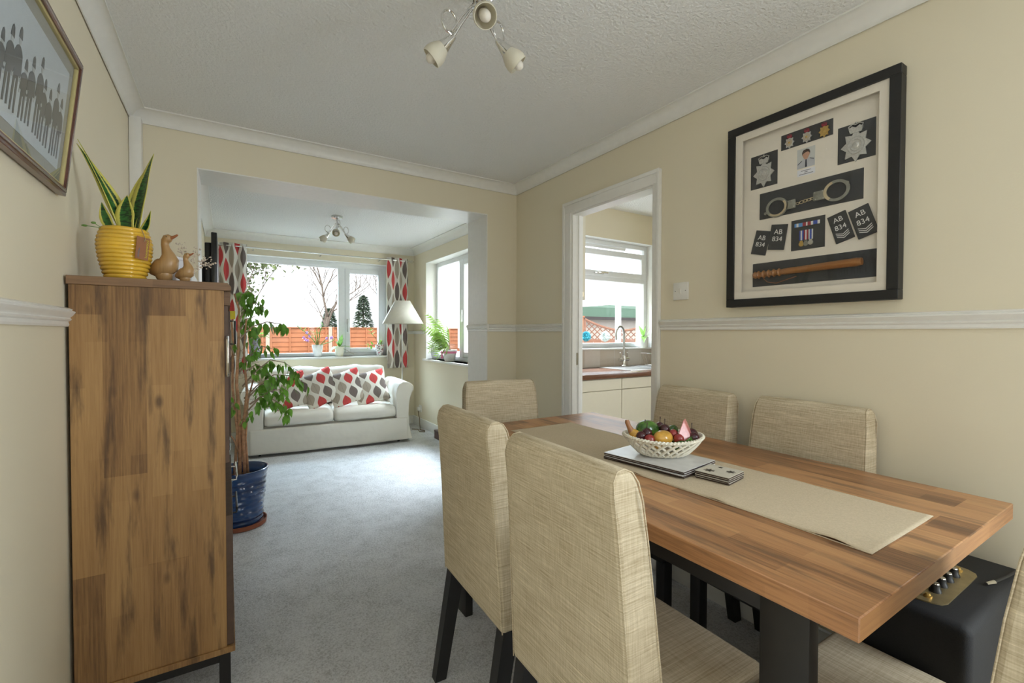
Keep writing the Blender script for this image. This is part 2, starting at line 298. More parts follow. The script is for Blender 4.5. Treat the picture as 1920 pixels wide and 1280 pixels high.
# ------------------------------------------------------------------ mesh builder
ROOT = {}
class MB:
    def __init__(s, M0=None): s.b = bmesh.new(); s.uv = s.b.loops.layers.uv.new('UVMap'); s.M = M0 or Matrix()
    def _v(s, p): return s.b.verts.new(s.M @ Vector(p))
    def box(s, x0, x1, y0, y1, z0, z1, bev=0, seg=2):
        vs = [s._v(p) for p in ((x0,y0,z0),(x1,y0,z0),(x1,y1,z0),(x0,y1,z0),(x0,y0,z1),(x1,y0,z1),(x1,y1,z1),(x0,y1,z1))]
        fs = [s.b.faces.new([vs[i] for i in q]) for q in ((3,2,1,0),(4,5,6,7),(0,1,5,4),(1,2,6,5),(2,3,7,6),(3,0,4,7))]
        if bev:
            es = {e for f in fs for e in f.edges}
            bmesh.ops.bevel(s.b, geom=list(es), offset=bev, segments=seg, affect='EDGES', profile=.5)
        return s
    def tube(s, pts, r, n=8, closed=False, cap=True):
        pts = [Vector(p) for p in pts]; k = len(pts); rr = r if isinstance(r, (list, tuple)) else [r]*k
        rings = []; up = None
        for i, p in enumerate(pts):
            a = pts[(i-1) % k] if (i or closed) else p; c = pts[(i+1) % k] if (i < k-1 or closed) else p
            t = (c - a).normalized() if (c-a).length > 1e-9 else Vector((0, 0, 1))
            if up is None: up = Vector((0, 0, 1)) if abs(t.z) < .9 else Vector((1, 0, 0))
            x = t.cross(up)
            if x.length < 1e-6: x = t.orthogonal()
            x.normalize(); y = x.cross(t).normalized(); up = y
            rings.append([s._v(p + (x*math.cos(2*PI*j/n) + y*math.sin(2*PI*j/n))*rr[i]) for j in range(n)])
        m = k if closed else k-1
        for i in range(m):
            A, B = rings[i], rings[(i+1) % k]
            for j in range(n): s.b.faces.new((A[j], A[(j+1) % n], B[(j+1) % n], B[j]))
        if cap and not closed: s.b.faces.new(rings[0][::-1]); s.b.faces.new(rings[-1])
        return s
    def lathe(s, prof, c=(0, 0, 0), n=32, sx=1.0, sy=1.0, fn=None):
        rings = []
        for r, z in prof:
            if r < 1e-5: rings.append([s._v((c[0], c[1], c[2]+z))]); continue
            rings.append([s._v((c[0]+sx*(r+(fn(2*PI*j/n, z) if fn else 0))*math.cos(2*PI*j/n), c[1]+sy*(r+(fn(2*PI*j/n, z) if fn else 0))*math.sin(2*PI*j/n), c[2]+z)) for j in range(n)])
        for A, B in zip(rings, rings[1:]):
            for j in range(n):
                q = [A[j % len(A)], A[(j+1) % len(A)], B[(j+1) % len(B)], B[j % len(B)]]
                u = []
                for v in q:
                    if v not in u: u.append(v)
                if len(u) > 2: s.b.faces.new(u)
        return s
    def prism(s, poly, ax, a, b):
        """poly: 2D points; ax: axis index of extrusion (remaining axes in order)"""
        o = [0, 1, 2]; o.remove(ax)
        def mk(h):
            out = []
            for p in poly:
                q = [0, 0, 0]; q[o[0]] = p[0]; q[o[1]] = p[1]; q[ax] = h; out.append(s._v(q))
            return out
        A, B = mk(a), mk(b); n = len(A)
        s.b.faces.new(A); s.b.faces.new(B[::-1])
        for i in range(n): s.b.faces.new((A[i], B[i], B[(i+1) % n], A[(i+1) % n]))
        return s
    def ball(s, c, r, n=16, m=10, rot=None):
        rx, ry, rz = (r, r, r) if not isinstance(r, (tuple, list)) else r
        rows = []
        for i in range(m+1):
            th = PI*i/m
            ring = [Vector((rx*math.sin(th)*math.cos(2*PI*j/n), ry*math.sin(th)*math.sin(2*PI*j/n), rz*math.cos(th))) for j in range(1 if i in (0, m) else n)]
            rows.append([s._v(Vector(c) + (rot @ p if rot else p)) for p in ring])
        for A, B in zip(rows, rows[1:]):
            for j in range(n):
                u = []
                for v in (A[j % len(A)], B[j % len(B)], B[(j+1) % len(B)], A[(j+1) % len(A)]):
                    if v not in u: u.append(v)
                s.b.faces.new(u)
        return s
    def grid(s, fn, nu, nv, us=1.0, vs=1.0, close=False):
        g = [[s._v(fn(i/nu, j/nv)) for j in range(nv+1)] for i in range(nu+1)]
        for i in range(nu):
            for j in range(nv):
                f = s.b.faces.new((g[i][j], g[i+1][j], g[i+1][j+1], g[i][j+1]))
                for lp, (a, b) in zip(f.loops, ((i, j), (i+1, j), (i+1, j+1), (i, j+1))): lp[s.uv].uv = (a/nu*us, b/nv*vs)
        return s
    def quad(s, *p): s.b.faces.new([s._v(q) for q in p]); return s
    def text(s, body, size, Mx, depth=.0006, align='CENTER'):
        c = bpy.data.curves.new('t', 'FONT'); c.body = body; c.size = size; c.align_x = align; c.align_y = 'CENTER'; c.extrude = depth; c.resolution_u = 3
        o = bpy.data.objects.new('t', c); COL.objects.link(o); bpy.context.view_layer.update()
        me = bpy.data.meshes.new_from_object(o.evaluated_get(bpy.context.evaluated_depsgraph_get()))
        bpy.data.objects.remove(o); bpy.data.curves.remove(c); me.transform(s.M @ Mx); s.b.from_mesh(me); bpy.data.meshes.remove(me); return s
    def build(s, name, mat, par=None, world=True, ang=40, label=None, kind=None, recalc=True, bevel=0, sub=0, solid=0):
        if recalc: bmesh.ops.recalc_face_normals(s.b, faces=s.b.faces)
        me = bpy.data.meshes.new(name); o = bpy.data.objects.new(name, me); COL.objects.link(o)
        if par is not None:
            root = ROOT.get(par.name, Matrix()); ROOT[o.name] = root
            if world: bmesh.ops.transform(s.b, matrix=root.inverted(), verts=s.b.verts)
            o.parent = par
        else:
            xs = [v.co for v in s.b.verts]
            c = Vector(((min(p.x for p in xs)+max(p.x for p in xs))/2, (min(p.y for p in xs)+max(p.y for p in xs))/2, min(p.z for p in xs)))
            bmesh.ops.translate(s.b, vec=-c, verts=s.b.verts); o.location = c; ROOT[o.name] = Matrix.Translation(c)
        s.b.to_mesh(me); s.b.free()
        me.materials.append(M[mat] if isinstance(mat, str) else mat)
        for p in me.polygons: p.use_smooth = True
        if ang < 180: me.set_sharp_from_angle(angle=R(ang))
        if solid: md = o.modifiers.new('solid', 'SOLIDIFY'); md.thickness = solid; md.offset = 0
        if bevel: md = o.modifiers.new('bevel', 'BEVEL'); md.width = bevel; md.segments = 2; md.limit_method = 'ANGLE'
        if sub: md = o.modifiers.new('sub', 'SUBSURF'); md.levels = sub; md.render_levels = sub
        if label: o['label'] = label
        if kind: o['kind'] = kind
        return o

def thing(name, label, cat, loc, rz=0.0, group=None):
    o = bpy.data.objects.new(name, None); COL.objects.link(o); o.location = loc; o.rotation_euler = (0, 0, rz); o.empty_display_size = .05
    ROOT[o.name] = Matrix.Translation(loc) @ Matrix.Rotation(rz, 4, 'Z')
    o['label'] = label; o['category'] = cat
    if group: o['group'] = group
    return o
def tag(o, label, cat, group=None, kind=None):
    o['label'] = label; o['category'] = cat
    if group: o['group'] = group
    if kind: o['kind'] = kind
    return o
def dup(root, loc, rz, label):
    def cp(o, par):
        c = o.copy(); COL.objects.link(c); c.parent = par
        for ch in o.children: cp(ch, c)
        return c
    r = root.copy(); COL.objects.link(r); r.location = loc; r.rotation_euler = (0, 0, rz); r['label'] = label
    for ch in root.children: cp(ch, r)
    return r
def struct(name, mb, mat, par=None, **kw): return mb.build(name, mat, par, kind=None if par else 'structure', **kw)

# ------------------------------------------------------------------ room shell
XL, XR, YD, YP, ZC = -.41, 1.93, 3.02, 3.33, 2.39          # dining room
LX0, LX1, LY = -.20, 2.19, 6.05                            # lounge
OX0, OX1, OZ = -.132, 1.67, 2.145                          # wide opening
KY, KX1, KZ = 3.42, 4.16, 2.52                             # kitchen
YB = -1.6
b = MB(); b.box(XL-.15, 2.05, YB-.2, LY+.25, -.12, 0); b.box(2.05, 2.45, YP, LY+.25, -.12, 0)
struct('floor', b, 'carpet')
struct('floor_kitchen', MB().box(2.051, KX1+.1, YB-.2, KY-.09, -.12, -.002), 'kfloor')
struct('ceiling', MB().box(XL-.15, 2.0, YB-.2, YP, ZC, ZC+.1), 'ceil')
struct('ceiling_lounge', MB().box(LX0-.2, LX1+.26, YP, LY+.25, ZC, ZC+.1), 'ceil')
struct('ceiling_kitchen', MB().box(2.0, KX1+.3, YB-.2, KY+.25, KZ, KZ+.1), 'ceil')
struct('roof', MB().box(XL-.4, KX1+.5, YB-.3, KY+.3, KZ+.12, KZ+.3).box(LX0-.4, LX1+.5, KY+.3, LY+.32, KZ+.12, KZ+.3), 'roofslab')
RWX0, RWX1, RWZ0, RWZ1 = 0.0, 1.5, .95, 2.1
LWY0, LWY1 = -1.35, -.25
b = MB(); b.box(XL-.15, XL, YB, LWY0, 0, ZC).box(XL-.15, XL, LWY1, YP, 0, ZC).box(XL-.15, XL, LWY0, LWY1, 0, RWZ0).box(XL-.15, XL, LWY0, LWY1, RWZ1, ZC)
struct('wall_left', b, 'wall')
DY0, DY1, DZ = 1.655, 2.342, 2.04                           # door opening in the right wall
b = MB(); b.box(XR, XR+.08, YB, -1.3, 0, KZ).box(XR, XR+.08, -1.3, -.4, 2.03, KZ).box(XR, XR+.08, -.4, DY0, 0, KZ); b.box(XR, XR+.08, DY1, YP, 0, KZ); b.box(XR, XR+.08, DY0, DY1, DZ, KZ)  # gap behind the viewpoint is an added doorway for fill light
struct('wall_right', b, 'wall')
b = MB(); b.box(XL, OX0, YD, YP, 0, ZC); b.box(OX1, XR, YD, YP, 0, ZC); b.box(OX0, OX1, YD, YP, OZ, ZC)
struct('wall_partition', b, 'wall')
def holed(x0, x1, z0, z1, hx0, hx1, hz0, hz1, y0, y1):
    return MB().box(x0, hx0, y0, y1, z0, z1).box(hx1, x1, y0, y1, z0, z1).box(hx0, hx1, y0, y1, z0, hz0).box(hx0, hx1, y0, y1, hz1, z1)
struct('wall_rear', holed(XL-.15, 2.05, 0, ZC, RWX0, RWX1, RWZ0, RWZ1, YB-.2, YB), 'wall')
WX0, WX1, WZ0, WZ1 = .13, 1.83, .95, 2.153                  # lounge window
struct('wall_lounge_far', holed(LX0-.2, LX1+.26, 0, ZC, WX0, WX1, WZ0, WZ1, LY, LY+.25), 'wall')
struct('wall_lounge_left', MB().box(LX0-.2, LX0, YP, LY, 0, ZC), 'wall')
SY0, SY1, SZ0, SZ1 = 3.75, 5.60, .915, 2.157                # lounge side window
b = MB(); X0, X1 = LX1, LX1+.26
b.box(X0, X1, KY, SY0, 0, ZC).box(X0, X1, SY1, LY, 0, ZC).box(X0, X1, SY0, SY1, 0, SZ0).box(X0, X1, SY0, SY1, SZ1, ZC)
struct('wall_lounge_right', b, 'wall')
struct('wall_lounge_return', MB().box(XR+.08, LX1-.0, YP-.02, YP+.089, 0, KZ), 'wall')
KWX0, KWX1, KWZ0, KWZ1 = 2.72, 3.97, 1.10, 2.215            # kitchen window
struct('wall_kitchen_far', holed(2.05, KX1+.25, 0, KZ, KWX0, KWX1, KWZ0, KWZ1, KY, KY+.25), 'wall')
KRY0, KRY1 = .5, 1.9
struct('wall_kitchen_right', MB().box(KX1, KX1+.25, YB, KRY0, 0, KZ).box(KX1, KX1+.25, KRY1, KY, 0, KZ).box(KX1, KX1+.25, KRY0, KRY1, 0, 1.1).box(KX1, KX1+.25, KRY0, KRY1, 2.2, KZ), 'wall')
struct('wall_kitchen_rear', MB().box(2.05, KX1+.25, YB-.2, YB, 0, KZ), 'wall')
# boxed-in pipe in the corner
struct('trim_pipe', MB().box(XL+.001, XL+.05, YD-.065, YD-.001, 0, 2.335, .004), 'white')
# coving: hollow quarter profile swept along each wall
def cove(name, p0, p1, inward, z, s):
    p0, p1, n = Vector((*p0, 0)), Vector((*p1, 0)), Vector((*inward, 0))
    prof = [(0, 0), (.004, -s), (.008, -s)] + [(s*.08 + s*.85*(1-math.cos(a)), -s*.92 + s*.85*math.sin(a)) for a in [R(t) for t in (0, 22, 45, 68, 90)]] + [(s, -.007), (s, 0)]
    b = MB(); rings = []
    for p in (p0, p1): rings.append([b._v((p + n*d) + Vector((0, 0, z+h))) for d, h in prof])
    k = len(prof)
    for i in range(k): b.b.faces.new((rings[0][i], rings[0][(i+1) % k], rings[1][(i+1) % k], rings[1][i]))
    b.b.faces.new(rings[0]); b.b.faces.new(rings[1][::-1])
    struct(name, b, 'white', ang=50)
s = .065
cove('trim_1', (XL, YB), (XL, YD), (1, 0), ZC, s); cove('trim_2', (XL, YD), (XR, YD), (0, -1), ZC, s); cove('trim_3', (XR, YB), (XR, YD), (-1, 0), ZC, s)
s = .085
cove('trim_4', (LX0, YP), (LX0, LY), (1, 0), ZC, s); cove('trim_5', (LX0, LY), (LX1, LY), (0, -1), ZC, s); cove('trim_6', (LX1, YP), (LX1, LY), (-1, 0), ZC, s)
# dado rails
def rail(name, p0, p1, inward, z0=1.267, hgt=.055, mat='white'):
    p0, p1, n = Vector((*p0, 0)), Vector((*p1, 0)), Vector((*inward, 0))
    prof = [(0, 0), (.010, 0), (.012, .10), (.010, .26), (.016, .32), (.018, .40), (.014, .46), (.020, .58), (.026, .74), (.026, .80), (.018, .86), (.020, .92), (.012, 1), (0, 1)]
    b = MB(); rings = [[b._v(p + n*d + Vector((0, 0, z0+h*hgt))) for d, h in prof] for p in (p0, p1)]
    k = len(prof)
    for i in range(k): b.b.faces.new((rings[0][i], rings[0][(i+1) % k], rings[1][(i+1) % k], rings[1][i]))
    b.b.faces.new(rings[0]); b.b.faces.new(rings[1][::-1]); struct(name, b, mat, ang=30)
rail('trim_7', (XL, LWY1), (XL, YD), (1, 0)); rail('trim_8', (XR, -.36), (XR, DY0-.05), (-1, 0)); rail('trim_9', (XR, DY1+.075), (XR, YD), (-1, 0), 1.262)
rail('trim_10', (OX1-.0, YD), (XR, YD), (0, -1), 1.262); rail('trim_11', (OX1, YD-.025), (OX1, YP), (-1, 0), 1.262)
rail('trim_12', (WX1+.26, LY), (LX1, LY), (0, -1), 1.235, .045); rail('trim_13', (LX1, SY1+.05), (LX1, LY), (-1, 0), 1.235, .045)
# skirting boards
b = MB(); b.box(XL, XL+.018, YB, YD, 0, .17, .004); struct('baseboard_left', b, 'white')
b = MB(); b.box(XR-.018, XR, -.36, DY0-.05, 0, .12, .004).box(XR-.018, XR, DY1+.075, YD, 0, .12, .004); struct('baseboard_right', b, 'white')
struct('baseboard_partition', MB().box(OX1, XR, YD-.018, YD, 0, .12, .004).box(XL+.05, OX0, YD-.018, YD, 0, .12, .004), 'white')
struct('baseboard_lounge_right', MB().box(LX1-.018, LX1, YP, LY, 0, .115, .004), 'white')
struct('baseboard_lounge_far', MB().box(LX0, LX1-.018, LY-.018, LY, 0, .115, .004), 'white')
# white lining of the wide opening
b = MB(); b.box(OX0, OX0+.006, YD-.002, YP+.002, 0, OZ).box(OX1-.006, OX1, YD-.002, YP+.002, 0, OZ).box(OX0+.006, OX1-.006, YD-.002, YP+.002, OZ-.006, OZ)
struct('trim_14', b, 'white')
# kitchen door frame
d1 = bpy.data.objects.new('door_1', None); COL.objects.link(d1); d1.location = (XR, (DY0+DY1)/2, 0); d1['kind'] = 'structure'; ROOT['door_1'] = Matrix.Translation(d1.location)
b = MB(); t = .014
b.box(XR-.004, XR+.084, DY0, DY0+t, 0, DZ).box(XR-.004, XR+.084, DY1-t, DY1, 0, DZ).box(XR-.004, XR+.084, DY0+t, DY1-t, DZ-t, DZ)
b.box(XR+.045, XR+.065, DY0+t, DY0+t+.008, 0, DZ-t).box(XR+.045, XR+.065, DY1-t-.006, DY1-t, 0, DZ-t)
b.build('door_lining', 'white', d1)
b = MB()
for y0, y1 in ((DY0-.046, DY0+.004), (DY1-.004, DY1+.072)):
    b.box(XR-.018, XR, y0, y1, 0, DZ+.07, .005); ym = y0 if y0 < 2 else y1
    b.box(XR-.026, XR-.016, min(ym, ym+(.02 if y0 < 2 else -.02)), max(ym, ym+(.02 if y0 < 2 else -.02)), 0, DZ+.07, .004)
b.box(XR-.0185, XR, DY0-.045, DY1+.071, DZ-.004, DZ+.071, .005).box(XR-.0265, XR-.016, DY0-.045, DY1+.071, DZ+.05, DZ+.071, .004)
b.build('architrave', 'white', d1)
MB().box(XR+.03, XR+.055, DY1-t-.002, DY1-t, 1.04, 1.12, .0008).build('strike_plate', 'plate', d1)

# ------------------------------------------------------------------ windows
def win_root(name, loc):
    o = bpy.data.objects.new(name, None); COL.objects.link(o); o.location = loc; o['kind'] = 'structure'; ROOT[name] = Matrix.Translation(loc); return o
def frame_box(b, x0, x1, z0, z1, w, y0, y1, bev=.006):
    b.box(x0, x0+w, y0, y1, z0, z1, bev).box(x1-w, x1, y0, y1, z0, z1, bev).box(x0+w-.002, x1-w+.002, y0, y1, z0, z0+w, bev).box(x0+w-.002, x1-w+.002, y0, y1, z1-w, z1, bev)
def yfr(M0): return MB(M0)
for nm, X0, X1, y0, y1, z0, z1 in (('added_window_5', XL-.12, XL-.05, LWY0, LWY1, RWZ0, RWZ1), ('added_window_6', KX1+.10, KX1+.17, KRY0, KRY1, 1.1, 2.2)):  # two unseen windows, added only to carry the fill lamps
    w5 = win_root(nm, ((X0+X1)/2, (y0+y1)/2, z0)); SWM = Matrix(((0, 1, 0, 0), (1, 0, 0, 0), (0, 0, 1, 0), (0, 0, 0, 1)))
    b = MB(SWM); frame_box(b, y0, y1, z0, z1, .05, X0, X1); b.box((y0+y1)/2-.03, (y0+y1)/2+.03, X0, X1, z0+.04, z1-.04, .006); b.build('window_frame', 'upvc', w5)
    MB(SWM).box(y0+.04, y1-.04, X0+.03, X0+.034, z0+.04, z1-.04).build('pane', 'glass', w5)
# lounge picture window
w1 = win_root('window_1', ((WX0+WX1)/2, LY+.12, WZ0)); Y0, Y1 = LY+.10, LY+.17
b = MB(); frame_box(b, WX0, WX1, WZ0, WZ1, .048, Y0, Y1); b.box(1.215, 1.305, Y0, Y1, WZ0+.04, WZ1-.04, .006); b.box(WX0+.04, WX1-.04, Y0+.002, Y1, WZ1-.075, WZ1-.04, .004)
b.build('window_frame', 'upvc', w1)
b = MB(); frame_box(b, 1.298, 1.785, WZ0+.042, WZ1-.07, .06, Y0-.012, Y1-.01, .008); b.build('sash', 'upvc', w1)
MB().box(WX0+.04, 1.22, Y0+.03, Y0+.034, WZ0+.045, WZ1-.07).build('fixed_pane', 'glass', w1); MB().box(1.35, 1.735, Y0+.03, Y0+.034, WZ0+.09, WZ1-.12).build('opening_pane', 'glass', w1)
b = MB(); b.box(.72, 1.12, Y0-.012, Y0+.004, WZ1-.062, WZ1-.040, .003); b.build('trickle_vent', 'upvc', w1)
b = MB(); b.box(1.314, 1.332, Y0-.03, Y0-.01, 1.36, 1.43, .004).box(1.316, 1.33, Y0-.045, Y0-.028, 1.26, 1.40, .005); b.build('handle', 'steel', w1)
b = MB(); b.box(WX0-.0, WX1, LY+.001, Y0, WZ0-.02, WZ0+.0, 0).box(WX0-.05, WX1+.035, LY-.05, LY+.0, WZ0-.024, WZ0, .006); struct('window_sill', b, 'white', w1)
b = MB(); t = .004
b.box(WX0, WX0+t, LY-.001, Y0, WZ0, WZ1).box(WX1-t, WX1, LY-.001, Y0, WZ0, WZ1).box(WX0+t, WX1-t, LY-.001, Y0, WZ1-t, WZ1); b.build('reveal', 'reveal', w1)
# lounge side window (frame runs along Y)
w2 = win_root('window_2', (LX1+.15, (SY0+SY1)/2, SZ0)); X0, X1 = LX1+.14, LX1+.21
SW = Matrix(((0, 1, 0, 0), (1, 0, 0, 0), (0, 0, 1, 0), (0, 0, 0, 1)))
b = MB(SW); frame_box(b, SY0, SY1, SZ0, SZ1, .055, X0, X1); b.box(4.80, 4.90, X0, X1, SZ0+.05, SZ1-.05, .006); b.build('window_frame', 'upvc', w2)
b = MB(SW); frame_box(b, SY0+.05, 4.82, SZ0+.05, SZ1-.05, .065, X0-.012, X1-.01, .008); b.build('sash', 'upvc', w2)
MB(SW).box(4.89, SY1-.05, X0+.03, X0+.034, SZ0+.05, SZ1-.05).build('fixed_pane', 'glass', w2); MB(SW).box(SY0+.11, 4.76, X0+.03, X0+.034, SZ0+.11, SZ1-.11).build('opening_pane', 'glass', w2)
MB(SW).box(4.775, 4.797, X0-.035, X0-.01, 1.38, 1.52, .005).build('handle', 'upvc', w2)
b = MB(SW); b.box(SY0, SY1, LX1, X0, SZ0-.02, SZ0).box(SY0-.05, SY1+.05, LX1-.035, LX1, SZ0-.024, SZ0, .006); b.build('window_sill', 'white', w2)
b = MB(SW); b.box(SY0, SY0+t, LX1-.001, X0, SZ0, SZ1).box(SY1-t, SY1, LX1-.001, X0, SZ0, SZ1).box(SY0+t, SY1-t, LX1-.001, X0, SZ1-t, SZ1); b.build('reveal', 'reveal', w2)
# kitchen window
w3 = win_root('window_3', ((KWX0+KWX1)/2, KY+.12, KWZ0)); Y0, Y1 = KY+.09, KY+.16; TZ = 1.83
b = MB(); frame_box(b, KWX0, KWX1, KWZ0, KWZ1, .05, Y0, Y1); b.box(KWX0+.04, KWX1-.04, Y0, Y1, TZ-.035, TZ+.035, .006); b.build('window_frame', 'upvc', w3)
b = MB(); frame_box(b, KWX0+.042, KWX1-.042, TZ+.01, KWZ1-.10, .06, Y0-.014, Y1-.01, .008); b.build('sash', 'upvc', w3)
MB().box(KWX0+.04, KWX1-.04, Y0+.03, Y0+.034, KWZ0+.045, TZ-.03).build('lower_pane', 'glass', w3); MB().box(KWX0+.09, KWX1-.09, Y0+.03, Y0+.034, TZ+.05, KWZ1-.14).build('upper_pane', 'glass', w3)
b = MB(); b.box(2.9, 3.62, Y0-.014, Y0+.002, KWZ1-.085, KWZ1-.055, .004)
b.build('trickle_vent', 'upvc', w3)
b = MB(); b.box(3.17, 3.30, Y0-.034, Y0-.012, TZ+.03, TZ+.05, .005).box(3.20, 3.34, Y0-.052, Y0-.032, TZ+.035, TZ+.055, .005); b.build('handle', 'chrome', w3)
b = MB(); b.box(KWX0, KWX1, KY-.03, Y0, KWZ0-.016, KWZ0, .004); b.build('window_sill', 'white', w3)
b = MB(); b.box(KWX0, KWX0+t, KY-.001, Y0, KWZ0, KWZ1).box(KWX1-t, KWX1, KY-.001, Y0, KWZ0, KWZ1).box(KWX0+t, KWX1-t, KY-.001, Y0, KWZ1-t, KWZ1); b.build('reveal', 'reveal', w3)
# rear window added unseen behind the viewpoint, to carry fill light
w4 = win_root('added_window_4', ((RWX0+RWX1)/2, YB-.1, RWZ0))
b = MB(); frame_box(b, RWX0, RWX1, RWZ0, RWZ1, .05, YB-.14, YB-.07); b.box(.72, .78, YB-.14, YB-.07, RWZ0+.04, RWZ1-.04, .006); b.build('window_frame', 'upvc', w4)
MB().box(RWX0+.04, RWX1-.04, YB-.11, YB-.106, RWZ0+.04, RWZ1-.04).build('pane', 'glass', w4)


# ------------------------------------------------------------------ dining table
TA = R(0); TC = (1.307, 1.136, 0); TZ_ = .80
tb = thing('dining_table', 'long wooden dining table with a planked top and black metal frame', 'table', TC, TA)
hw, hl = .462, .825
top_ = MB().box(-hw, hw, -hl, hl, TZ_-.042, TZ_, .002, 1).build('tabletop', 'tabwood', tb, False)
top_.data.materials.append(M['tabedge'])
for p in top_.data.polygons:
    if abs(p.normal.y) > .8: p.material_index = 1
b = MB(); w = .426
b.box(-w-.0, -w+.03, -hl+.09, hl-.09, TZ_-.092, TZ_-.043, .002).box(w-.03, w, -hl+.09, hl-.09, TZ_-.092, TZ_-.043, .002).box(-w+.03, w-.03, -hl+.09, -hl+.13, TZ_-.085, TZ_-.043).box(-w+.03, w-.03, hl-.13, hl-.09, TZ_-.085, TZ_-.043)
b.build('apron', 'blackmetal', tb, False)
for x0, y0 in ((-w-.002, -hl+.088), (-w-.002, hl-.178), (w-.033, -hl+.224), (w-.033, hl-.178)):
    MB().box(x0, x0+.035, y0, y0+.09, .0, TZ_-.0425, .002).build('leg', 'blackmetal', tb, False)
# runner
tr = thing('table_runner', 'tan cotton runner laid along the middle of the dining table', 'table runner', (1.285, 1.09, TZ_), R(.3))
def run(u, v):
    x = -.178 + u*.356; y = -.70 + v*1.385
    z = .0012 + .0022*max(0, math.sin(v*23+u*2))*(abs(u-.5)*2)**6*(0 if .28 < v < .72 and u > .06 else 1) + .003*max(0, (v-.75))*abs(math.sin(v*40))
    if u < .1: z += .004*max(0, math.sin(v*31))**4
    x += .004*math.sin(v*9)*(1 if u < .5 else .6)
    return (x, y, z)
MB().grid(run, 24, 120).build('cloth', 'runner', tr, False, solid=.0016, ang=180)
b = MB()
for k in range(1):
    b.tube([(-.1782+.004*math.sin(v/60*9), -.70+v/60*1.385, .0014) for v in range(61)], .0013, 5); b.tube([(.1782+.0024*math.sin(v/60*9), -.70+v/60*1.385, .0014) for v in range(61)], .0013, 5)
b.build('hem', 'runner', tr, False)

# placemats and coasters in stacks
def slab(name, label, cat, group, sx, sy, h, top, loc, rz):
    o = thing(name, label, cat, loc, rz, group)
    MB().box(-sx/2, sx/2, -sy/2, sy/2, 0, h*.72, .0008, 1).build('board', 'matedge', o, False)
    MB().box(-sx/2+.0008, sx/2-.0008, -sy/2+.0008, sy/2-.0008, h*.28, h*.5).build('cork_layer', 'cork', o, False)
    MB().box(-sx/2+.0004, sx/2-.0004, -sy/2+.0004, sy/2-.0004, h*.72, h).build('printed_face', top, o, False)
    return o
zz = TZ_+.0032; names = ['bottom of the stack of four', 'second from the bottom of the stack of four', 'third from the bottom of the stack of four', 'top of the stack of four, carrying the fruit basket']
for k in range(4):
    slab('placemat', 'grey-white rectangular placemat, ' + names[k], 'placemat', 'placemats under the fruit basket', .205, .305, .0055, 'mat', (1.262+(.003, -.004, .002, 0)[k], 1.062+(.004, -.003, 0, 0)[k], zz), R(8.5+(1, -1, .6, 0)[k])); zz += .0056
ZM = zz
zz = TZ_+.0032; names = ['bottom of the small stack', 'second from the bottom of the small stack', 'second from the top of the small stack', 'top of the small stack, printed with dark flowers']
for k in range(4):
    slab('coaster', 'square coaster beside the placemats, ' + names[k], 'coaster', 'coasters beside the placemats', .104, .104, .0055, 'coaster', (1.29+(.001, -.001, .002, 0)[k], .848, zz), R(8.5+(1.5, -1, 0, 0)[k])); zz += .0056

for fx, fy, fr in ((-.020, .022, .017), (.012, -.030, .015), (.034, .012, .008)):
    b = MB(Matrix.Translation((1.29, .848, zz+.00001)) @ Matrix.Rotation(R(8.5), 4, 'Z'))
    for k in range(7):
        a = 2*PI*k/7+fx*40; c_, s_ = math.cos(a), math.sin(a)
        b.prism([(fx+c_*fr*(.5+.5*math.cos(q))-s_*fr*.20*math.sin(q), fy+s_*fr*(.5+.5*math.cos(q))+c_*fr*.20*math.sin(q)) for q in [2*PI*i/10 for i in range(10)]], 2, 0, .0002)
    b.build('printed_flower', 'darkprint', bpy.data.objects['coaster.003'])
# woven ceramic basket
BC = Vector((1.292, 1.066, ZM)); BR = R(-32)
bk = thing('fruit_basket', 'cream ceramic lattice basket full of fruit on the placemats', 'basket', BC, BR)
ea, eb = .134, .104
def rimp(a, t):                       # t 0 base .. 1 rim
    e = .55 + .45*t**.75
    return Vector((ea*e*math.cos(a), eb*e*math.sin(a), .006 + .060*t + .004*math.cos(2*a)*t))
MB().lathe([(0, .0), (.070, 0), (.083, .004), (.085, .010), (.078, .013), (0, .010)], (0, 0, 0), 40, .95, .72).build('base_dish', 'ceramic', bk, False)
b = MB(); NS = 22
for k in range(NS):
    for sgn in (1, -1):
        a0 = 2*PI*k/NS; pts = []
        for i in range(9):
            t = i/8; a = a0 + sgn*t*.62; p = rimp(a, t); nrm = Vector((math.cos(a), math.sin(a), 0)); pts.append(p + nrm*(.0018*sgn))
        b.tube(pts, .0044, 6)
b.build('lattice', 'ceramic', bk, False)
b = MB(); 
for ph in (0, PI):
    b.tube([rimp(2*PI*i/136, 1) + Vector((.0032*math.cos(17*2*PI*i/68*1.0+ph)*math.cos(2*PI*i/136), .0032*math.cos(17*2*PI*i/68+ph)*math.sin(2*PI*i/136), .0032*math.sin(17*2*PI*i/68+ph))) for i in range(136)], .0042, 6, True)
b.build('twisted_rim', 'ceramic', bk, False)
BM = Matrix.Translation(BC) @ Matrix.Rotation(BR, 4, 'Z')
def inb(x, y, z): return BM @ Vector((x, y, z))
def fruit(name, label, cat, pos, r, mat, rot=(0, 0, 0), group=None, stem=None):
    q = mathutils.Euler(rot).to_matrix() if any(rot) else Matrix.Identity(3)
    P = inb(pos[0]*.95, pos[1]*.95, pos[2]-.011); o = thing(name, label, cat, P - Vector((0, 0, r if not isinstance(r, tuple) else r[2])), 0, group)
    MB().ball(P, r, 20, 14, q).build('body', mat, o)
    if stem:
        t = P + Vector(stem[0]); MB().tube([P + Vector(stem[0])*.85, t + Vector((.001, 0, .008)), t + Vector((.004, .002, .018))], [.0016, .0013, .002], 6).build('stem', 'matedge', o)
    return o
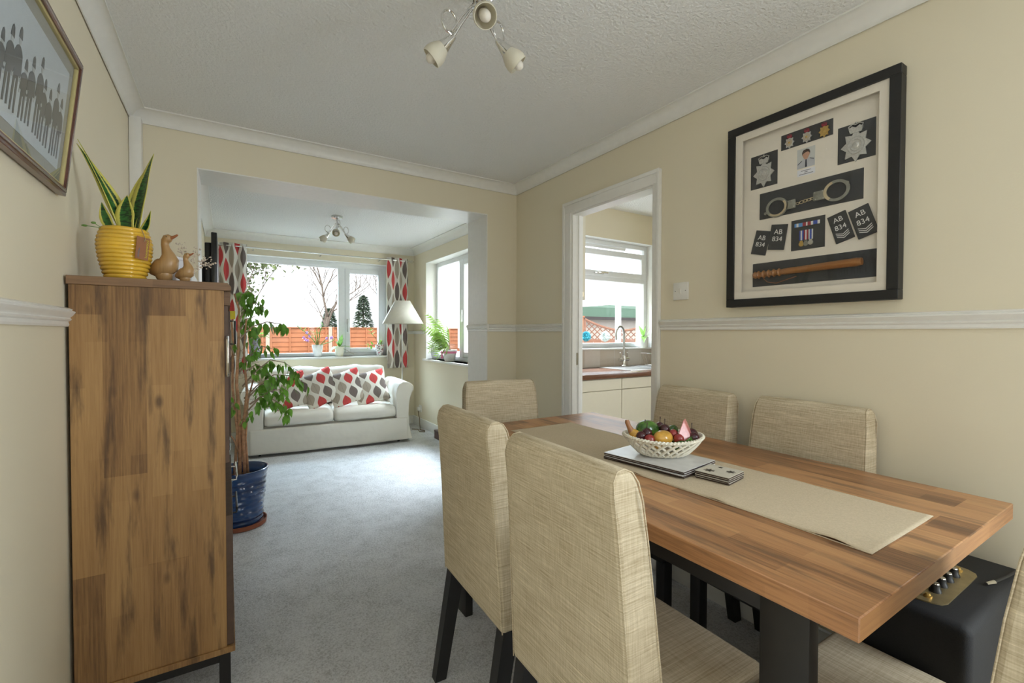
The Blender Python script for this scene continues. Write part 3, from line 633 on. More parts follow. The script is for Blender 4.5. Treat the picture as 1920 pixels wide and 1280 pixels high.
# image right ~ local +x, towards the viewer ~ local -y (basket frame is turned to the view)
fruit('watermelon', 'small green striped melon resting at the back left of the fruit basket', 'fruit', (-.046, .034, .092), (.050, .036, .034), 'melon', (0, .15, .1), None, ((-.028, -.012, .022),))
o = fruit('mango', 'large yellow mango at the front of the fruit basket', 'fruit', (-.012, -.038, .078), (.040, .030, .026), 'pear', (0, .05, .15))
def plum(x, y, z, r, mat, lab, st=False): fruit('plum' if mat == 'plum' else 'cherry', lab, 'fruit', (x, y, z), r, mat, (0, 0, 0), 'plums in the fruit basket' if mat == 'plum' else 'red cherries in the fruit basket', ((0, 0, r),) if st else None)
plum(-.088, -.030, .082, .0175, 'plum', 'dark plum at the front left rim of the basket beside the gourd')
plum(-.062, -.010, .088, .0185, 'plum', 'dark plum just left of the yellow mango, behind a red cherry', True)
plum(.014, .024, .094, .020, 'plum', 'dark plum between the green melon and the melon slice', True)
plum(.006, .052, .100, .016, 'plum', 'dark plum with a long stem at the back of the basket', True)
plum(.110, .010, .080, .022, 'plum', 'dark plum with a stem at the right rim of the basket', True)
plum(.104, -.026, .076, .019, 'plum', 'dark plum at the right front rim, below the stemmed plum')
plum(-.064, -.050, .075, .0175, 'cherry', 'red cherry at the front left, left of the yellow mango')
plum(.042, -.046, .076, .0175, 'cherry', 'red cherry just right of the yellow mango at the front')
plum(.034, -.014, .086, .0165, 'cherry', 'red cherry behind the mango, left of the melon slice')
# gourd with a bent neck
P = inb(-.112, .004, .075); g = thing('gourd', 'yellow gourd with a brown bent neck leaning over the left rim', 'gourd', P - Vector((0, 0, .02)))
MB().tube([inb(-.085, .0, .062), inb(-.098, .002, .070), inb(-.110, .004, .082)], [.012, .019, .012], 14).build('body', 'pear', g)
MB().tube([inb(-.108, .004, .080), inb(-.118, .006, .098), inb(-.123, .008, .112), inb(-.124, .009, .120)], [.0125, .008, .0085, .006], 12).build('neck', 'gourd', g)
# melon slices
P = inb(.070, -.014, .06); ms = thing('melon_slice', 'pink melon slice with green rind standing in the right of the basket', 'fruit', P)
def wedge(mb, o, ax, ay, az, thick):
    A, Bv, Cv = [inb(*p) for p in (o, ax, ay)]; d = (BM.to_3x3() @ Vector(az)).normalized()*thick
    for p in ((A, Bv, Cv),): mb.b.faces.new([mb._v(q) for q in p]); mb.b.faces.new([mb._v(q+d) for q in p][::-1])
    q = [A, Bv, Cv]
    for i in range(3): mb.b.faces.new([mb._v(x) for x in (q[i], q[(i+1) % 3], q[(i+1) % 3]+d, q[i]+d)])
b = MB(); wedge(b, (.026, -.052, .060), (.068, -.012, .126), (.092, -.036, .056), (.35, .6, .0), .034); bmesh.ops.remove_doubles(b.b, verts=b.b.verts, dist=1e-5); b.build('flesh', 'flesh', ms, bevel=.003)
b = MB(); wedge(b, (.042, -.060, .050), (.076, -.052, .074), (.094, -.040, .052), (.35, .6, 0), .030); bmesh.ops.remove_doubles(b.b, verts=b.b.verts, dist=1e-5); b.build('rind', 'melon', ms, bevel=.003)
fruit('watermelon', 'striped green rind showing at the back of the basket, left of the pink slice', 'fruit', (.046, .038, .082), (.024, .018, .028), 'melon', (.3, .5, 0))
fruit('lime', 'green lime low at the front of the basket under the red cherry', 'fruit', (.046, -.060, .062), (.026, .016, .013), 'melon', (0, 0, 0))
fruit('lime', 'green lime at the bottom of the basket seen through the lattice', 'fruit', (.042, -.024, .050), (.026, .022, .017), 'melon', (0, 0, .4))
fruit('mango', 'yellow fruit at the bottom of the basket below the mango', 'fruit', (-.03, -.008, .050), (.028, .024, .018), 'pear', (0, 0, .6))

# ------------------------------------------------------------------ dining chairs
CH = .995
def chair():
    o = thing('dining_chair', 'x', 'chair', (0, 0, 0), 0, 'upholstered dining chairs round the table')
    # side profile of the back (x = front), closed loop from bottom rear, up, over the roll and down the front
    prof = [(.036, .385), (.030, .50), (.018, .70), (.004, .88), (-.004, .945), (.000, .975), (.014, .992), (.034, .995), (.054, .986), (.066, .965), (.074, .93), (.088, .84), (.104, .70), (.118, .56), (.128, .46), (.130, .385)]
    b = MB()
    n = len(prof)
    def half(z): return .201 + .019*max(0, min(1, (.92-z)/.5)) - (.012*max(0, (z-.95)/.045))
    L = [[b._v((x, sg*half(z), z)) for x, z in prof] for sg in (-1, 1)]
    Lm = [[b._v((x + (.0 if 0 else 0), sg*half(z)*.5, z + .0015*max(0, (z-.9)/.1))) for x, z in prof] for sg in (-1, 0, 1)]
    cols = [L[0], Lm[0], Lm[1], Lm[2], L[1]]
    for A, Bc in zip(cols, cols[1:]):
        for i in range(n): b.b.faces.new((A[i], A[(i+1) % n], Bc[(i+1) % n], Bc[i]))
    b.b.faces.new(cols[0]); b.b.faces.new(cols[-1][::-1])
    bk = b.build('backrest', 'linen', o, False, ang=50, bevel=.010)
    for sg in (-1, 1): MB().tube([(x+(.065-x)*.05, sg*(half(z)-.0022), z-.0022*max(0, (z-.95)/.045)) for x, z in prof], .0016, 5).build('piping', 'linen', bk, False)
    b = MB(); b.box(.09, .47, -.218, .218, .395, .475, .018, 3)
    b.build('seat', 'linenseat', o, False, ang=60)
    b = MB(); b.box(.10, .455, -.20, .20, .355, .396, .004); b.build('seat_frame', 'blackwood', o, False)
    for sg in (-1, 1):
        b = MB(); q = sg*.194
        A = [(.046, q-.021, .40), (.098, q-.021, .40), (.098, q+.021, .40), (.046, q+.021, .40)]; Bq = [(-.018, q-.018, 0), (.024, q-.018, 0), (.024, q+.018, 0), (-.018, q+.018, 0)]
        va = [b._v(p) for p in A]; vb = [b._v(p) for p in Bq]
        b.b.faces.new(va); b.b.faces.new(vb[::-1])
        for i in range(4): b.b.faces.new((va[i], vb[i], vb[(i+1) % 4], va[(i+1) % 4]))
        b.build('leg', 'blackwood', o, False)
    for sg in (-1, 1):
        b = MB(); b.box(.40, .445, sg*.185-.021, sg*.185+.021, 0, .357, .003); b.build('leg', 'blackwood', o, False)
    return o
c0 = chair(); c0.location = (.604, .802, 0); c0.rotation_euler = (0, 0, R(-1)); c0['label'] = 'beige linen dining chair in front, its tall back turned to us at the table corner'
dup(c0, (.632, 1.325, 0), R(-2), 'beige linen dining chair on the carpet side, behind the foremost chair')
dup(c0, (1.262, 2.165, 0), R(-90-11), 'beige linen dining chair at the far head of the table, below the partition')
dup(c0, (1.890, 1.345, 0), R(180-4), 'beige linen dining chair by the light wall, nearer the kitchen doorway')
dup(c0, (1.900, .855, 0), R(180-2), 'beige linen dining chair by the light wall, below the framed police display')
dup(c0, (1.145, .085, 0), R(90), 'beige linen dining chair cut off at the lower right, in front of the amplifier')

# ------------------------------------------------------------------ guitar amplifier
am = thing('guitar_amplifier', 'black vinyl covered guitar amplifier on the floor under the table corner', 'amplifier', (1.632, .43, 0))
MB().box(1.385, 1.88, .302, .528, .012, .595, .022, 3).build('cabinet', 'amp', am, ang=60)
def pill(b, cx, cy, hx, hy, z0, z1):
    pts = [(cx+sx*(hx-hy*.7)+hy*.7*math.cos(a), cy + hy*math.sin(a)) for sx, rng in ((1, (-90, -60, -30, 0, 30, 60, 90)), (-1, (90, 120, 150, 180, 210, 240, 270))) for a in map(R, rng)]
    b.prism(pts, 2, z0, z1)
b = MB(); pill(b, 1.59, .411, .150, .048, .594, .598); pn = b.build('control_panel', 'brass', am)
for k in range(4): MB().lathe([(0, 0), (.013, 0), (.012, .006), (.010, .008), (.009, .020), (0, .020)], (1.517+k*.047, .398, .598), 20).build('knob', 'black', pn)
for k in range(4): MB().lathe([(0, 0), (.0085, 0), (.0078, .002), (0, .002)], (1.517+k*.047, .398, .618), 16).build('knob_cap', 'chrome', pn)
for x in (1.472, 1.705): MB().lathe([(0, 0), (.009, 0), (.009, .003), (.006, .004), (.005, .009), (0, .009)], (x, .400, .598), 16).build('socket_nut', 'gold', pn)
for x in (1.42, 1.84):
    for y in (.33, .50): MB().lathe([(0, 0), (.018, 0), (.02, .013), (0, .013)], (x, y, 0), 14).build('foot', 'black', am)
b = MB(); b.tube([(1.70, .33, .600), (1.76, .318, .603), (1.83, .312, .603), (1.872, .296, .603), (1.893, .289, .57), (1.896, .285, .4), (1.896, .28, .2), (1.89, .27, .006)], .0035, 8)
cb = b.build('cable', 'cable', None); tag(cb, 'black cable with a jack plug lying over the amplifier top', 'cable')
b = MB(); b.tube([(1.668, .338, .601), (1.70, .33, .600)], [.004, .0055], 10); pl = b.build('jack_plug', 'chrome', cb)
cb.name = 'guitar_cable'

# ------------------------------------------------------------------ tall cabinet at the left
CX0, CX1, CY0, CY1, CT = -.400, -.008, 1.85, 2.78, 1.42
cab = thing('sideboard_cabinet', 'tall rustic oak cabinet with dark metal base against the left wall', 'cabinet', (-.2, 2.31, 0))
MB().box(CX0-.004, .012, CY0-.004, CY1+.006, CT-.026, CT, .0015, 1).prism([(-.0, 0), (0, 0), (0, 0)], 2, 0, 0) if False else None
b = MB(); b.prism([(CX0-.004, CT), (CX0-.004, CT-.026), (.013, CT-.026), (.013, CT-.012), (.003, CT)], 1, CY0-.005, CY1+.005); b.build('top', 'cabtop', cab, bevel=.001)
MB().box(CX0, CX1, CY0, CY0+.028, .158, CT-.026, .001, 1).build('side_panel', 'cabwood', cab); MB().box(CX0, CX1, CY1-.028, CY1, .158, CT-.026, .001, 1).build('side_panel', 'cabwood', cab)
b = MB(); b.box(CX0, CX0+.01, CY0+.028, CY1-.028, .158, CT-.027); b.build('back_panel', 'cabdark', cab)
b = MB(); b.box(CX0, .016, CY0-.006, CY1+.004, .138, .158, .001, 1); b.build('bottom_board', 'cabwood', cab)
for z in (.62, .80, .95): MB().box(CX0+.01, CX1-.02, CY0+.028, CY1-.028, z, z+.022).build('shelf', 'cabdark', cab)
MB().box(CX1-.02, .010, CY0+.03, CY1-.03, CT-.075, CT-.027).build('top_rail', 'cabtop', cab)
d = MB().box(CX1-.018, .004, CY0+.002, 2.30, .80, CT-.078, .001, 1).build('door', 'cabdark', cab)
MB().tube([(.001, CY0-.001, 1.10), (.001, CY0-.012, 1.115), (.001, CY0-.014, 1.15), (.001, CY0-.014, 1.19), (.001, CY0-.012, 1.222), (.001, CY0-.001, 1.236)], .0045, 8).build('handle', 'chrome', d)
d = MB().box(CX1-.018, .012, 2.304, CY1-.002, .80, CT-.078, .001, 1).build('door', 'cabdark', cab); MB().tube([(.012, 2.34, 1.30), (.030, 2.34, 1.30), (.030, 2.34, 1.20), (.012, 2.34, 1.20)], .004, 8).build('handle', 'black', d)
d = MB().box(CX1-.018, .012, CY0+.002, 2.30, .162, .615, .001, 1).build('door', 'cabdark', cab)
d = MB().box(CX1-.018, .012, 2.304, CY1-.002, .162, .615, .001, 1).build('drawer', 'cabdark', cab)
for z in (.60, .45):
    b = MB(); b.tube([(.012, 2.42, z-.02), (.030, 2.42, z-.02), (.032, 2.42, z), (.032, 2.66, z), (.030, 2.66, z-.02), (.012, 2.66, z-.02)], .0045, 8); b.build('handle', 'chrome' if z > .5 else 'black', d)
b = MB(); b.box(CX0+.01, .0, CY0+.02, CY0+.05, .098, .138).box(CX0+.01, .0, CY1-.05, CY1-.02, .098, .138).box(-.03, .0, CY0+.05, CY1-.05, .098, .138).box(CX0+.01, CX0+.04, CY0+.05, CY1-.05, .098, .138); b.build('base_frame', 'blackmetal', cab)
for x in (CX0+.008, -.032):
    for y in (CY0+.012, CY1-.046): MB().box(x, x+.034, y, y+.034, 0, .138, .001, 1).build('leg', 'blackmetal', cab)

# snake plant
SP = Vector((-.283, 1.955, CT))
sp = thing('potted_snake_plant', 'snake plant with yellow edged leaves in a ribbed yellow pot', 'plant', SP)
prof = [(0, 0), (.046, 0), (.050, .004)]
for i in range(13):
    z = .006 + i*.0125; r0 = .0505 + .0225*math.sin(min(1, (z+.0)/.125)*PI/2)**.8 - .012*max(0, (z-.11)/.05)**1.5
    prof += [(r0-.0018, z), (r0+.001, z+.004), (r0+.001, z+.008), (r0-.0018, z+.0122)]
prof += [(.0575, .170), (.054, .170), (.053, .150), (0, .148)]
pot = MB().lathe(prof, SP, 96, fn=lambda a, z: .0007*math.cos(a*48) if .004 < z < .166 else 0).build('pot', 'yellowpot', sp, ang=60)
MB().lathe([(0, 0), (.050, 0), (.049, .003), (0, .004)], SP + Vector((0, 0, .1475)), 24).build('soil', 'soil', sp)
lm = MB()
def blade(base, tip, w, bend=(0, 0, 0), twist=0.0, face=0.0, mb=None, bulge=.3):
    base, tip, bend = Vector(base), Vector(tip), Vector(bend)
    side0 = Vector((math.cos(face), math.sin(face), 0))
    def fn(u, v):
        p = base.lerp(tip, v) + bend*4*v*(1-v); t = (tip-base).normalized()
        s2 = (Matrix.Rotation(twist*v, 3, t) @ side0); s2 = (s2 - t*s2.dot(t)).normalized(); nn = s2.cross(t)
        ww = w*(.62 + .38*math.sin(min(1, v/.45)*PI/2))*(1 - max(0, (v-.45)/.55)**1.8)
        k = u*2-1
        return p + s2*(k*ww) + nn*((k*k-.4)*ww*bulge) + s2*(.04*ww*math.sin(v*14)*(1 if k > 0 else -.5)*abs(k))
    (mb or lm).grid(fn, 6, 18, 1, 1)
z0 = SP.z+.148
fc = R(-32)
blade((-.262, 1.955, z0), (-.205, 1.965, 1.857), .028, (-.006, 0, .0), -.5, fc)
blade((-.275, 1.965, z0), (-.232, 1.985, 1.80), .023, (-.004, 0, 0), .3, fc)
blade((-.272, 1.925, z0-.005), (-.271, 1.922, 1.695), .030, (-.004, 0, 0), .1, fc)
blade((-.280, 1.97, z0), (-.392, 1.93, 1.838), .021, (.026, 0, -.030), 1.6, fc)
blade((-.290, 1.955, z0), (-.386, 1.91, 1.845), .013, (.030, 0, -.050), 1.0, fc+.9)
blade((-.305, 1.95, z0), (-.338, 1.945, 1.668), .017, (-.006, 0, -.004), .4, fc)
blade((-.248, 1.94, z0), (-.212, 1.930, 1.655), .013, (.004, 0, -.010), -.6, fc+.3)
lm.build('foliage', 'snake', sp, ang=180, solid=.0016, recalc=False)
# tag hanging on the pot
TM = Matrix.Translation(SP + Vector((.0530, -.0590, .112))) @ Matrix.Rotation(R(42), 4, 'Z') @ Matrix.Rotation(R(6), 4, 'Y')
tg = MB(TM).box(-.020, .020, -.0008, .0, -.046, .027).build('card_tag', 'tag', pot)
FT = Matrix.Rotation(R(90), 4, 'X') @ Matrix.Rotation(R(90), 4, 'Z')
MB(TM).text('honeywood', .0125, Matrix.Translation((.0125, -.0012, -.009)) @ FT, .0002).build('tag_lettering', 'tagyellow', pot)
b = MB(TM); b.box(-.0135, -.0120, -.0012, -.0008, -.040, -.016).box(-.0105, -.009, -.0012, -.0008, -.041, -.010); b.build('tag_small_print', 'ink', pot)
MB(TM).tube([(.002, -.002, .014), (.004, -.003, .022), (.003, .006, .040), (.004, .018, .056), (.005, .022, .050)], .0012, 6).build('tag_string', 'string', pot)
# clear stem vase remnant left of the pot: sprig with buds
b = MB(); b.tube([(-.318, 1.935, CT+.15), (-.335, 1.925, CT+.162), (-.368, 1.90, CT+.160)], .0011, 5); b.tube([(-.335, 1.925, CT+.162), (-.350, 1.91, CT+.172)], .001, 5)
b.ball((-.371, 1.90, CT+.160), (.008, .005, .0035), 8, 6); b.ball((-.352, 1.91, CT+.173), (.0065, .005, .004), 8, 6); b.build('bud_sprig', 'orchidleaf', sp)

# two wooden ducks
def duck(loc, k, rz, label):
    o = thing('duck_figurine', label, 'figurine', loc, rz, 'carved ducks on the cabinet')
    b = MB(); b.tube([Vector(p)*k for p in ((-.054, 0, .040), (-.046, 0, .041), (-.030, 0, .044), (-.010, 0, .050), (.008, 0, .062), (.014, 0, .080), (.010, 0, .098), (.003, 0, .116), (.000, 0, .130), (.002, 0, .142), (.008, 0, .150), (.016, 0, .153), (.022, 0, .154))],
                     [r*k for r in (.004, .013, .024, .033, .034, .027, .018, .0125, .011, .0125, .0145, .012, .006)], 20)
    b.ball(Vector((-.004, 0, .032))*k, (.026*k, .024*k, .030*k), 16, 10)
    b.build('body', 'duckwood', o, False, ang=180)
    MB().tube([Vector(p)*k for p in ((.018, 0, .152), (.030, 0, .156), (.042, 0, .163))], [.007*k, .0045*k, .003*k], 10).build('beak', 'beak', o, False)
    b = MB(); b.lathe([(0, 0), (.019*k, 0), (.019*k, .004*k), (.011*k, .008*k), (.010*k, .014*k), (0, .014*k)], (-.006*k, 0, 0), 18); b.build('feet', 'beak', o, False)
    for sg in (-1, 1): MB().ball(Vector((.013, sg*.0115, .154))*k, .0020*k, 8, 6).build('eye', 'black', o, False)
    return o
duck((-.180, 1.98, CT), 1.03, R(-30), 'taller carved wooden duck standing beside the yellow pot')
duck((-.121, 1.96, CT), .66, R(-30), 'smaller carved wooden duck, behind the taller duck')
bx = thing('card_box', 'small olive green and white box between the two wooden ducks', 'box', (-.166, 2.085, CT), R(-30))
MB().box(-.028, .010, -.02, .02, 0, .095, .001).build('box_body', 'olive', bx, False); MB().box(.010, .024, -.02, .02, 0, .098, .001).build('white_end', 'paper', bx, False); MB().box(-.030, .028, -.022, .022, .096, .106, .001).build('lid', 'paper', bx, False)
# dried flowers in a little bottle behind
df = thing('dried_flowers', 'feathery dried flower sprays behind the smaller wooden duck', 'dried flowers', (-.115, 2.16, CT))
MB().lathe([(0, 0), (.018, 0), (.020, .03), (.010, .05), (.008, .062), (.006, .062), (.006, .05), (0, .05)], (-.115, 2.16, CT), 16).build('bottle', 'whitepot', df)
rnd = random.Random(5); b = MB()
for tipx, tipz, n in ((-.150, .175, 26), (-.06, .120, 22), (-.100, .150, 20), (-.040, .105, 14)):
    A, T = Vector((-.115, 2.16, CT+.05)), Vector((tipx, 2.15, CT+tipz)); b.tube([A, A.lerp(T, .5)+Vector((0, 0, .01)), T], .0007, 4)
    for i in range(n):
        p = A.lerp(T, .45+.55*i/n) + Vector((rnd.uniform(-.016, .016), rnd.uniform(-.010, .010), rnd.uniform(-.005, .014))); b.ball(p, rnd.uniform(.002, .0042), 6, 5)
b.build('flower_spray', 'driedflower', df)
# small trailing plant at the front corner of the cabinet top
def leafshape(b, p, d, L, W, up=Vector((0, 0, 1)), fold=.25, droop=.3):
    d = Vector(d).normalized(); s2 = d.cross(up)
    if s2.length < 1e-4: s2 = Vector((1, 0, 0))
    s2.normalize(); nn = s2.cross(d)
    def fn(u, v):
        k = u*2-1; w = W*math.sin(PI*min(1, v*1.02)**.75)**.9*(1-.25*v)
        return Vector(p) + d*(L*v) + s2*(k*w) + nn*(abs(k)*w*fold - droop*L*v*v)
    b.grid(fn, 2, 5)
pp = thing('trailing_plant', 'small green leafy plant at the front corner of the cabinet top', 'plant', (-.046, 2.2, CT))
MB().lathe([(0, 0), (.026, 0), (.030, .020), (.027, .021), (0, .018)], (-.046, 2.2, CT), 18).build('dish', 'whitepot', pp)
b = MB()
for k in range(9):
    a = k*2.4; leafshape(b, (-.046, 2.2, CT+.016), (math.cos(a), math.sin(a), .55), .055, .017, droop=.35)
b.build('foliage', 'limeleaf', pp, ang=180, recalc=False)

# ------------------------------------------------------------------ light switch and shadow-box display on the right wall
sw = thing('light_switch', 'white single light switch on the wall beside the kitchen doorway', 'switch', (XR, 1.483, 1.418))
MB().box(XR-.011, XR, 1.440, 1.527, 1.418, 1.505, .003).build('plate', 'switch', sw); MB().box(XR-.016, XR-.010, 1.478, 1.490, 1.448, 1.474, .002).build('rocker', 'switch', sw)
for y in (1.4535, 1.5135): MB(SW).box(y-.002, y+.002, XR-.0118, XR-.0108, 1.4605, 1.4645, .0004).build('screw', 'charcoal', sw)

FY, FZ0, FZ1 = 1.215, 1.366, 2.143; FW = .613
df = thing('framed_display', 'black framed shadow box of police badges, handcuffs, medals and truncheon', 'framed display', (XR, FY-FW/2, FZ0))
FMX = Matrix(((0, 0, -1, XR), (-1, 0, 0, FY), (0, 1, 0, 0), (0, 0, 0, 1)))     # local (a to the right, z up, d out of the wall)
FMX = Matrix(((0, 0, -1, XR), (-1, 0, 0, FY), (0, 1, 0, 0), (0, 0, 0, 1)))
def F(): return MB(FMX)
b = F()
fw = .033
b.box(0, FW, FZ0, FZ0+fw, .002, .045, .0015, 1).box(0, FW, FZ1-fw, FZ1, .002, .045, .0015, 1).box(0, fw, FZ0+fw, FZ1-fw, .002, .045, .0015, 1).box(FW-fw, FW, FZ0+fw, FZ1-fw, .002, .045, .0015, 1)
b.build('frame', 'blackframe', df)
b = F(); mw = .032; a0, a1, z0, z1 = fw-.002, FW-fw+.002, FZ0+fw-.002, FZ1-fw+.002
b.box(a0, a1, z0, z0+mw, .030, .036).box(a0, a1, z1-mw, z1, .030, .036).box(a0, a0+mw, z0+mw, z1-mw, .030, .036).box(a1-mw, a1, z0+mw, z1-mw, .030, .036); b.build('window_mount', 'mount', df)
F().box(.004, FW-.004, FZ0+.004, FZ1-.004, .004, .010).build('backing_board', 'mount', df)
F().box(fw-.002, FW-fw+.002, FZ0+fw-.002, FZ1-fw+.002, .038, .040).build('glazing', 'pglass', df)
D0 = .010
def card(par, a0, a1, z0, z1, d=.002, mat='charcoal', name='backing_card'): return F().box(a0, a1, z0, z1, D0, D0+d).build(name, mat, par)
def badge(par, ca, cz, k, name, metal, heart, small=False):
    b = F(); pts = []
    for i in range(16):
        a = PI/2 + 2*PI*i/16; r = (k*.50 if i % 2 == 0 else k*.34); pts.append((ca + r*.80*math.cos(a), cz - k*.12 + r*math.sin(a)))
    b.prism(pts, 2, D0+.002, D0+.006)
    b.prism([(ca + k*.27*.86*math.cos(2*PI*i/24), cz-k*.12 + k*.27*math.sin(2*PI*i/24)) for i in range(24)], 2, D0+.006, D0+.008)
    zc = cz + k*.26
    o = b.build(name, metal, par)
    b = F(); b.prism([(ca-k*.15, zc), (ca+k*.15, zc), (ca+k*.19, zc+k*.14), (ca+k*.10, zc+k*.21), (ca, zc+k*.15), (ca-k*.10, zc+k*.21), (ca-k*.19, zc+k*.14)], 2, D0+.002, D0+.007)
    for sg in (-1, 1): b.tube([(ca+sg*k*.16, zc+k*.10, D0+.006), (ca+sg*k*.19, zc+k*.22, D0+.007), (ca+sg*k*.09, zc+k*.27, D0+.007), (ca, zc+k*.24, D0+.007)], k*.020, 6)
    b.ball((ca, zc+k*.30, D0+.006), k*.030, 8, 6); b.build('crown', 'redrib' if small else metal, o)
    b = F()
    for r in (.25, .17): b.tube([(ca + k*r*.86*math.cos(2*PI*i/32), cz-k*.12 + k*r*math.sin(2*PI*i/32), D0+.0082) for i in range(32)], k*.012, 6, True)
    b.ball((ca, cz-k*.12, D0+.008), (k*.09, k*.10, .0015), 12, 6); b.build('heart_ring', heart, o)
p = card(df, .213, .400, 1.993, 2.053, name='badge_strip')
for a, h in ((.247, 'gold'), (.311, 'gold'), (.372, 'gold')): badge(p, a, 2.020, .048, 'cap_badge', 'silver' if a < .35 else 'gold', h, True)
p = card(df, .088, .199, 1.866, 2.005, name='badge_card'); badge(p, .145, 1.935, .112, 'helmet_badge', 'silver', 'silver')
p = card(df, .417, .533, 1.873, 2.006, name='badge_card'); badge(p, .475, 1.940, .118, 'helmet_badge', 'silver', 'silver')
# portrait print and caption
p = card(df, .275, .339, 1.899, 1.975, .0008, 'photo', 'portrait_print'); D = D0+.0008
b = F(); b.prism([(.2755, 1.8995), (.3385, 1.8995), (.3385, 1.922), (.325, 1.930), (.312, 1.936), (.302, 1.936), (.290, 1.928), (.2755, 1.918)], 2, D, D+.0003); b.build('printed_shirt', 'shirt', p)
b = F(); b.prism([(.3075+.0135*math.cos(2*PI*i/20)*(1 if math.sin(2*PI*i/20) > -.3 else .8), 1.947+.0165*math.sin(2*PI*i/20)) for i in range(20)], 2, D+.0003, D+.0006).prism([(.302, 1.931), (.313, 1.931), (.314, 1.940), (.301, 1.940)], 2, D+.0003, D+.0005); b.build('printed_face', 'skin', p)
b = F(); b.prism([(.294, 1.948), (.293, 1.958), (.298, 1.967), (.309, 1.970), (.319, 1.966), (.3225, 1.957), (.3215, 1.948), (.319, 1.955), (.313, 1.959), (.303, 1.957), (.297, 1.953)], 2, D+.0006, D+.0009); b.build('printed_hair', 'hair', p)
b = F(); b.prism([(.3055, 1.930), (.3105, 1.930), (.3115, 1.9005), (.3045, 1.9005)], 2, D+.0004, D+.0007).prism([(.277, 1.917), (.292, 1.9285), (.2935, 1.926), (.278, 1.9145)], 2, D+.0004, D+.0007).prism([(.321, 1.9325), (.337, 1.926), (.336, 1.9235), (.321, 1.930)], 2, D+.0004, D+.0007); b.build('printed_tie', 'tie', p)
p = card(df, .276, .340, 1.869, 1.894, .0006, 'paper', 'caption_card')
b = F()
for z, w in ((1.888, .036), (1.882, .012), (1.875, .050)): b.box(.308-w/2, .308+w/2, z-.0012, z+.0012, D0+.0006, D0+.0008)
b.build('small_print', 'ink', p)
# handcuffs
p = card(df, .128, .499, 1.731, 1.840, name='handcuff_card')
hc = F().box(0, .001, 1.7, 1.701, D0+.002, D0+.003)
hc = F()
def ring(b, ca, cz, r0, r1, d0, d1, a0=0, a1=360, sx=1.0):
    n = 40; P0 = [(ca+r1*sx*math.cos(R(a0+(a1-a0)*i/n)), cz+r1*math.sin(R(a0+(a1-a0)*i/n))) for i in range(n+1)]; P1 = [(ca+r0*sx*math.cos(R(a0+(a1-a0)*i/n)), cz+r0*math.sin(R(a0+(a1-a0)*i/n))) for i in range(n+1)]
    for i in range(n): b.prism([P0[i], P0[i+1], P1[i+1], P1[i]], 2, d0, d1)
ring(hc, .203, 1.766, .029, .039, D0+.004, D0+.012, sx=1.12); hc.box(.232, .276, 1.748, 1.784, D0+.003, D0+.012, .004); hc.prism([(.158+.006*math.cos(2*PI*i/12), 1.750+.006*math.sin(2*PI*i/12)) for i in range(12)], 2, D0+.003, D0+.013)
cu = hc.build('handcuff', 'nickel', p); 
b = F(); ring(b, .203, 1.766, .0285, .036, D0+.0125, D0+.014, 225, 400, 1.12); b.build('ratchet_arm', 'ivory', cu)
hc = F(); ring(hc, .418, 1.779, .029, .039, D0+.004, D0+.012, sx=1.12); hc.box(.338, .386, 1.757, 1.793, D0+.003, D0+.012, .004); hc.prism([(.452+.007*math.cos(2*PI*i/12), 1.797+.007*math.sin(2*PI*i/12)) for i in range(12)], 2, D0+.003, D0+.013)
cu = hc.build('handcuff', 'nickel', p)
b = F(); ring(b, .418, 1.779, .0285, .038, D0+.0125, D0+.014, 110, 235, 1.12); b.build('ratchet_arm', 'ivory', cu)
b = F()
for ca, cz, r in ((.281, 1.764, .006), (.296, 1.766, .009), (.309, 1.768, .009), (.322, 1.769, .008), (.333, 1.771, .006)): b.tube([(ca+r*math.cos(2*PI*i/16), cz+.6*r*math.sin(2*PI*i/16), D0+.006+.002*math.sin(2*PI*i/16+ca*90)) for i in range(16)], .0016, 6, True)
b.build('chain', 'ivory', p)
b = F()
for ca, cz in ((.240, 1.778), (.262, 1.779), (.269, 1.756), (.238, 1.754), (.345, 1.788), (.372, 1.789), (.348, 1.762), (.375, 1.762)): b.ball((ca, cz, D0+.0122), (.0024, .0024, .001), 8, 6)
b.build('rivet_heads', 'silver', p)
# epaulette slides
def slide(ca, cz, w, h, rot, stripes, name='epaulette_slide', d=0.0):
    MX = FMX @ Matrix.Translation((ca, cz, 0)) @ Matrix.Rotation(R(rot), 4, 'Z')
    o = MB(MX).box(-w/2, w/2, -h/2, h/2, D0+d, D0+d+.004, .001, 1).build(name, 'charcoal', df)
    b = MB(MX); off = h*.10 if stripes else 0
    b.text('AB', w*.42, Matrix.Translation((0, h*.20+off*.8, D0+d+.0042)), .0003).text('834', w*.42, Matrix.Translation((0, -h*.08+off*.8, D0+d+.0042)), .0003); b.build('number_lettering', 'letter', o)
    if stripes:
        b = MB(MX)
        for k in range(3):
            z = -h*.20 - k*h*.065; q = .0013
            for sg in (-1, 1): b.prism([(0, z-q-.006), (0, z+q-.006), (sg*w*.34, z+q+.004), (sg*w*.34, z-q+.004)], 2, D0+d+.004, D0+d+.0047)
        b.build('chevrons', 'letter', o)
slide(.135, 1.634, .064, .100, -14, False); slide(.206, 1.645, .066, .102, -9, False, d=.004)
slide(.431, 1.642, .062, .108, 17, True, d=.001); slide(.502, 1.648, .064, .110, 18, True, d=.004)
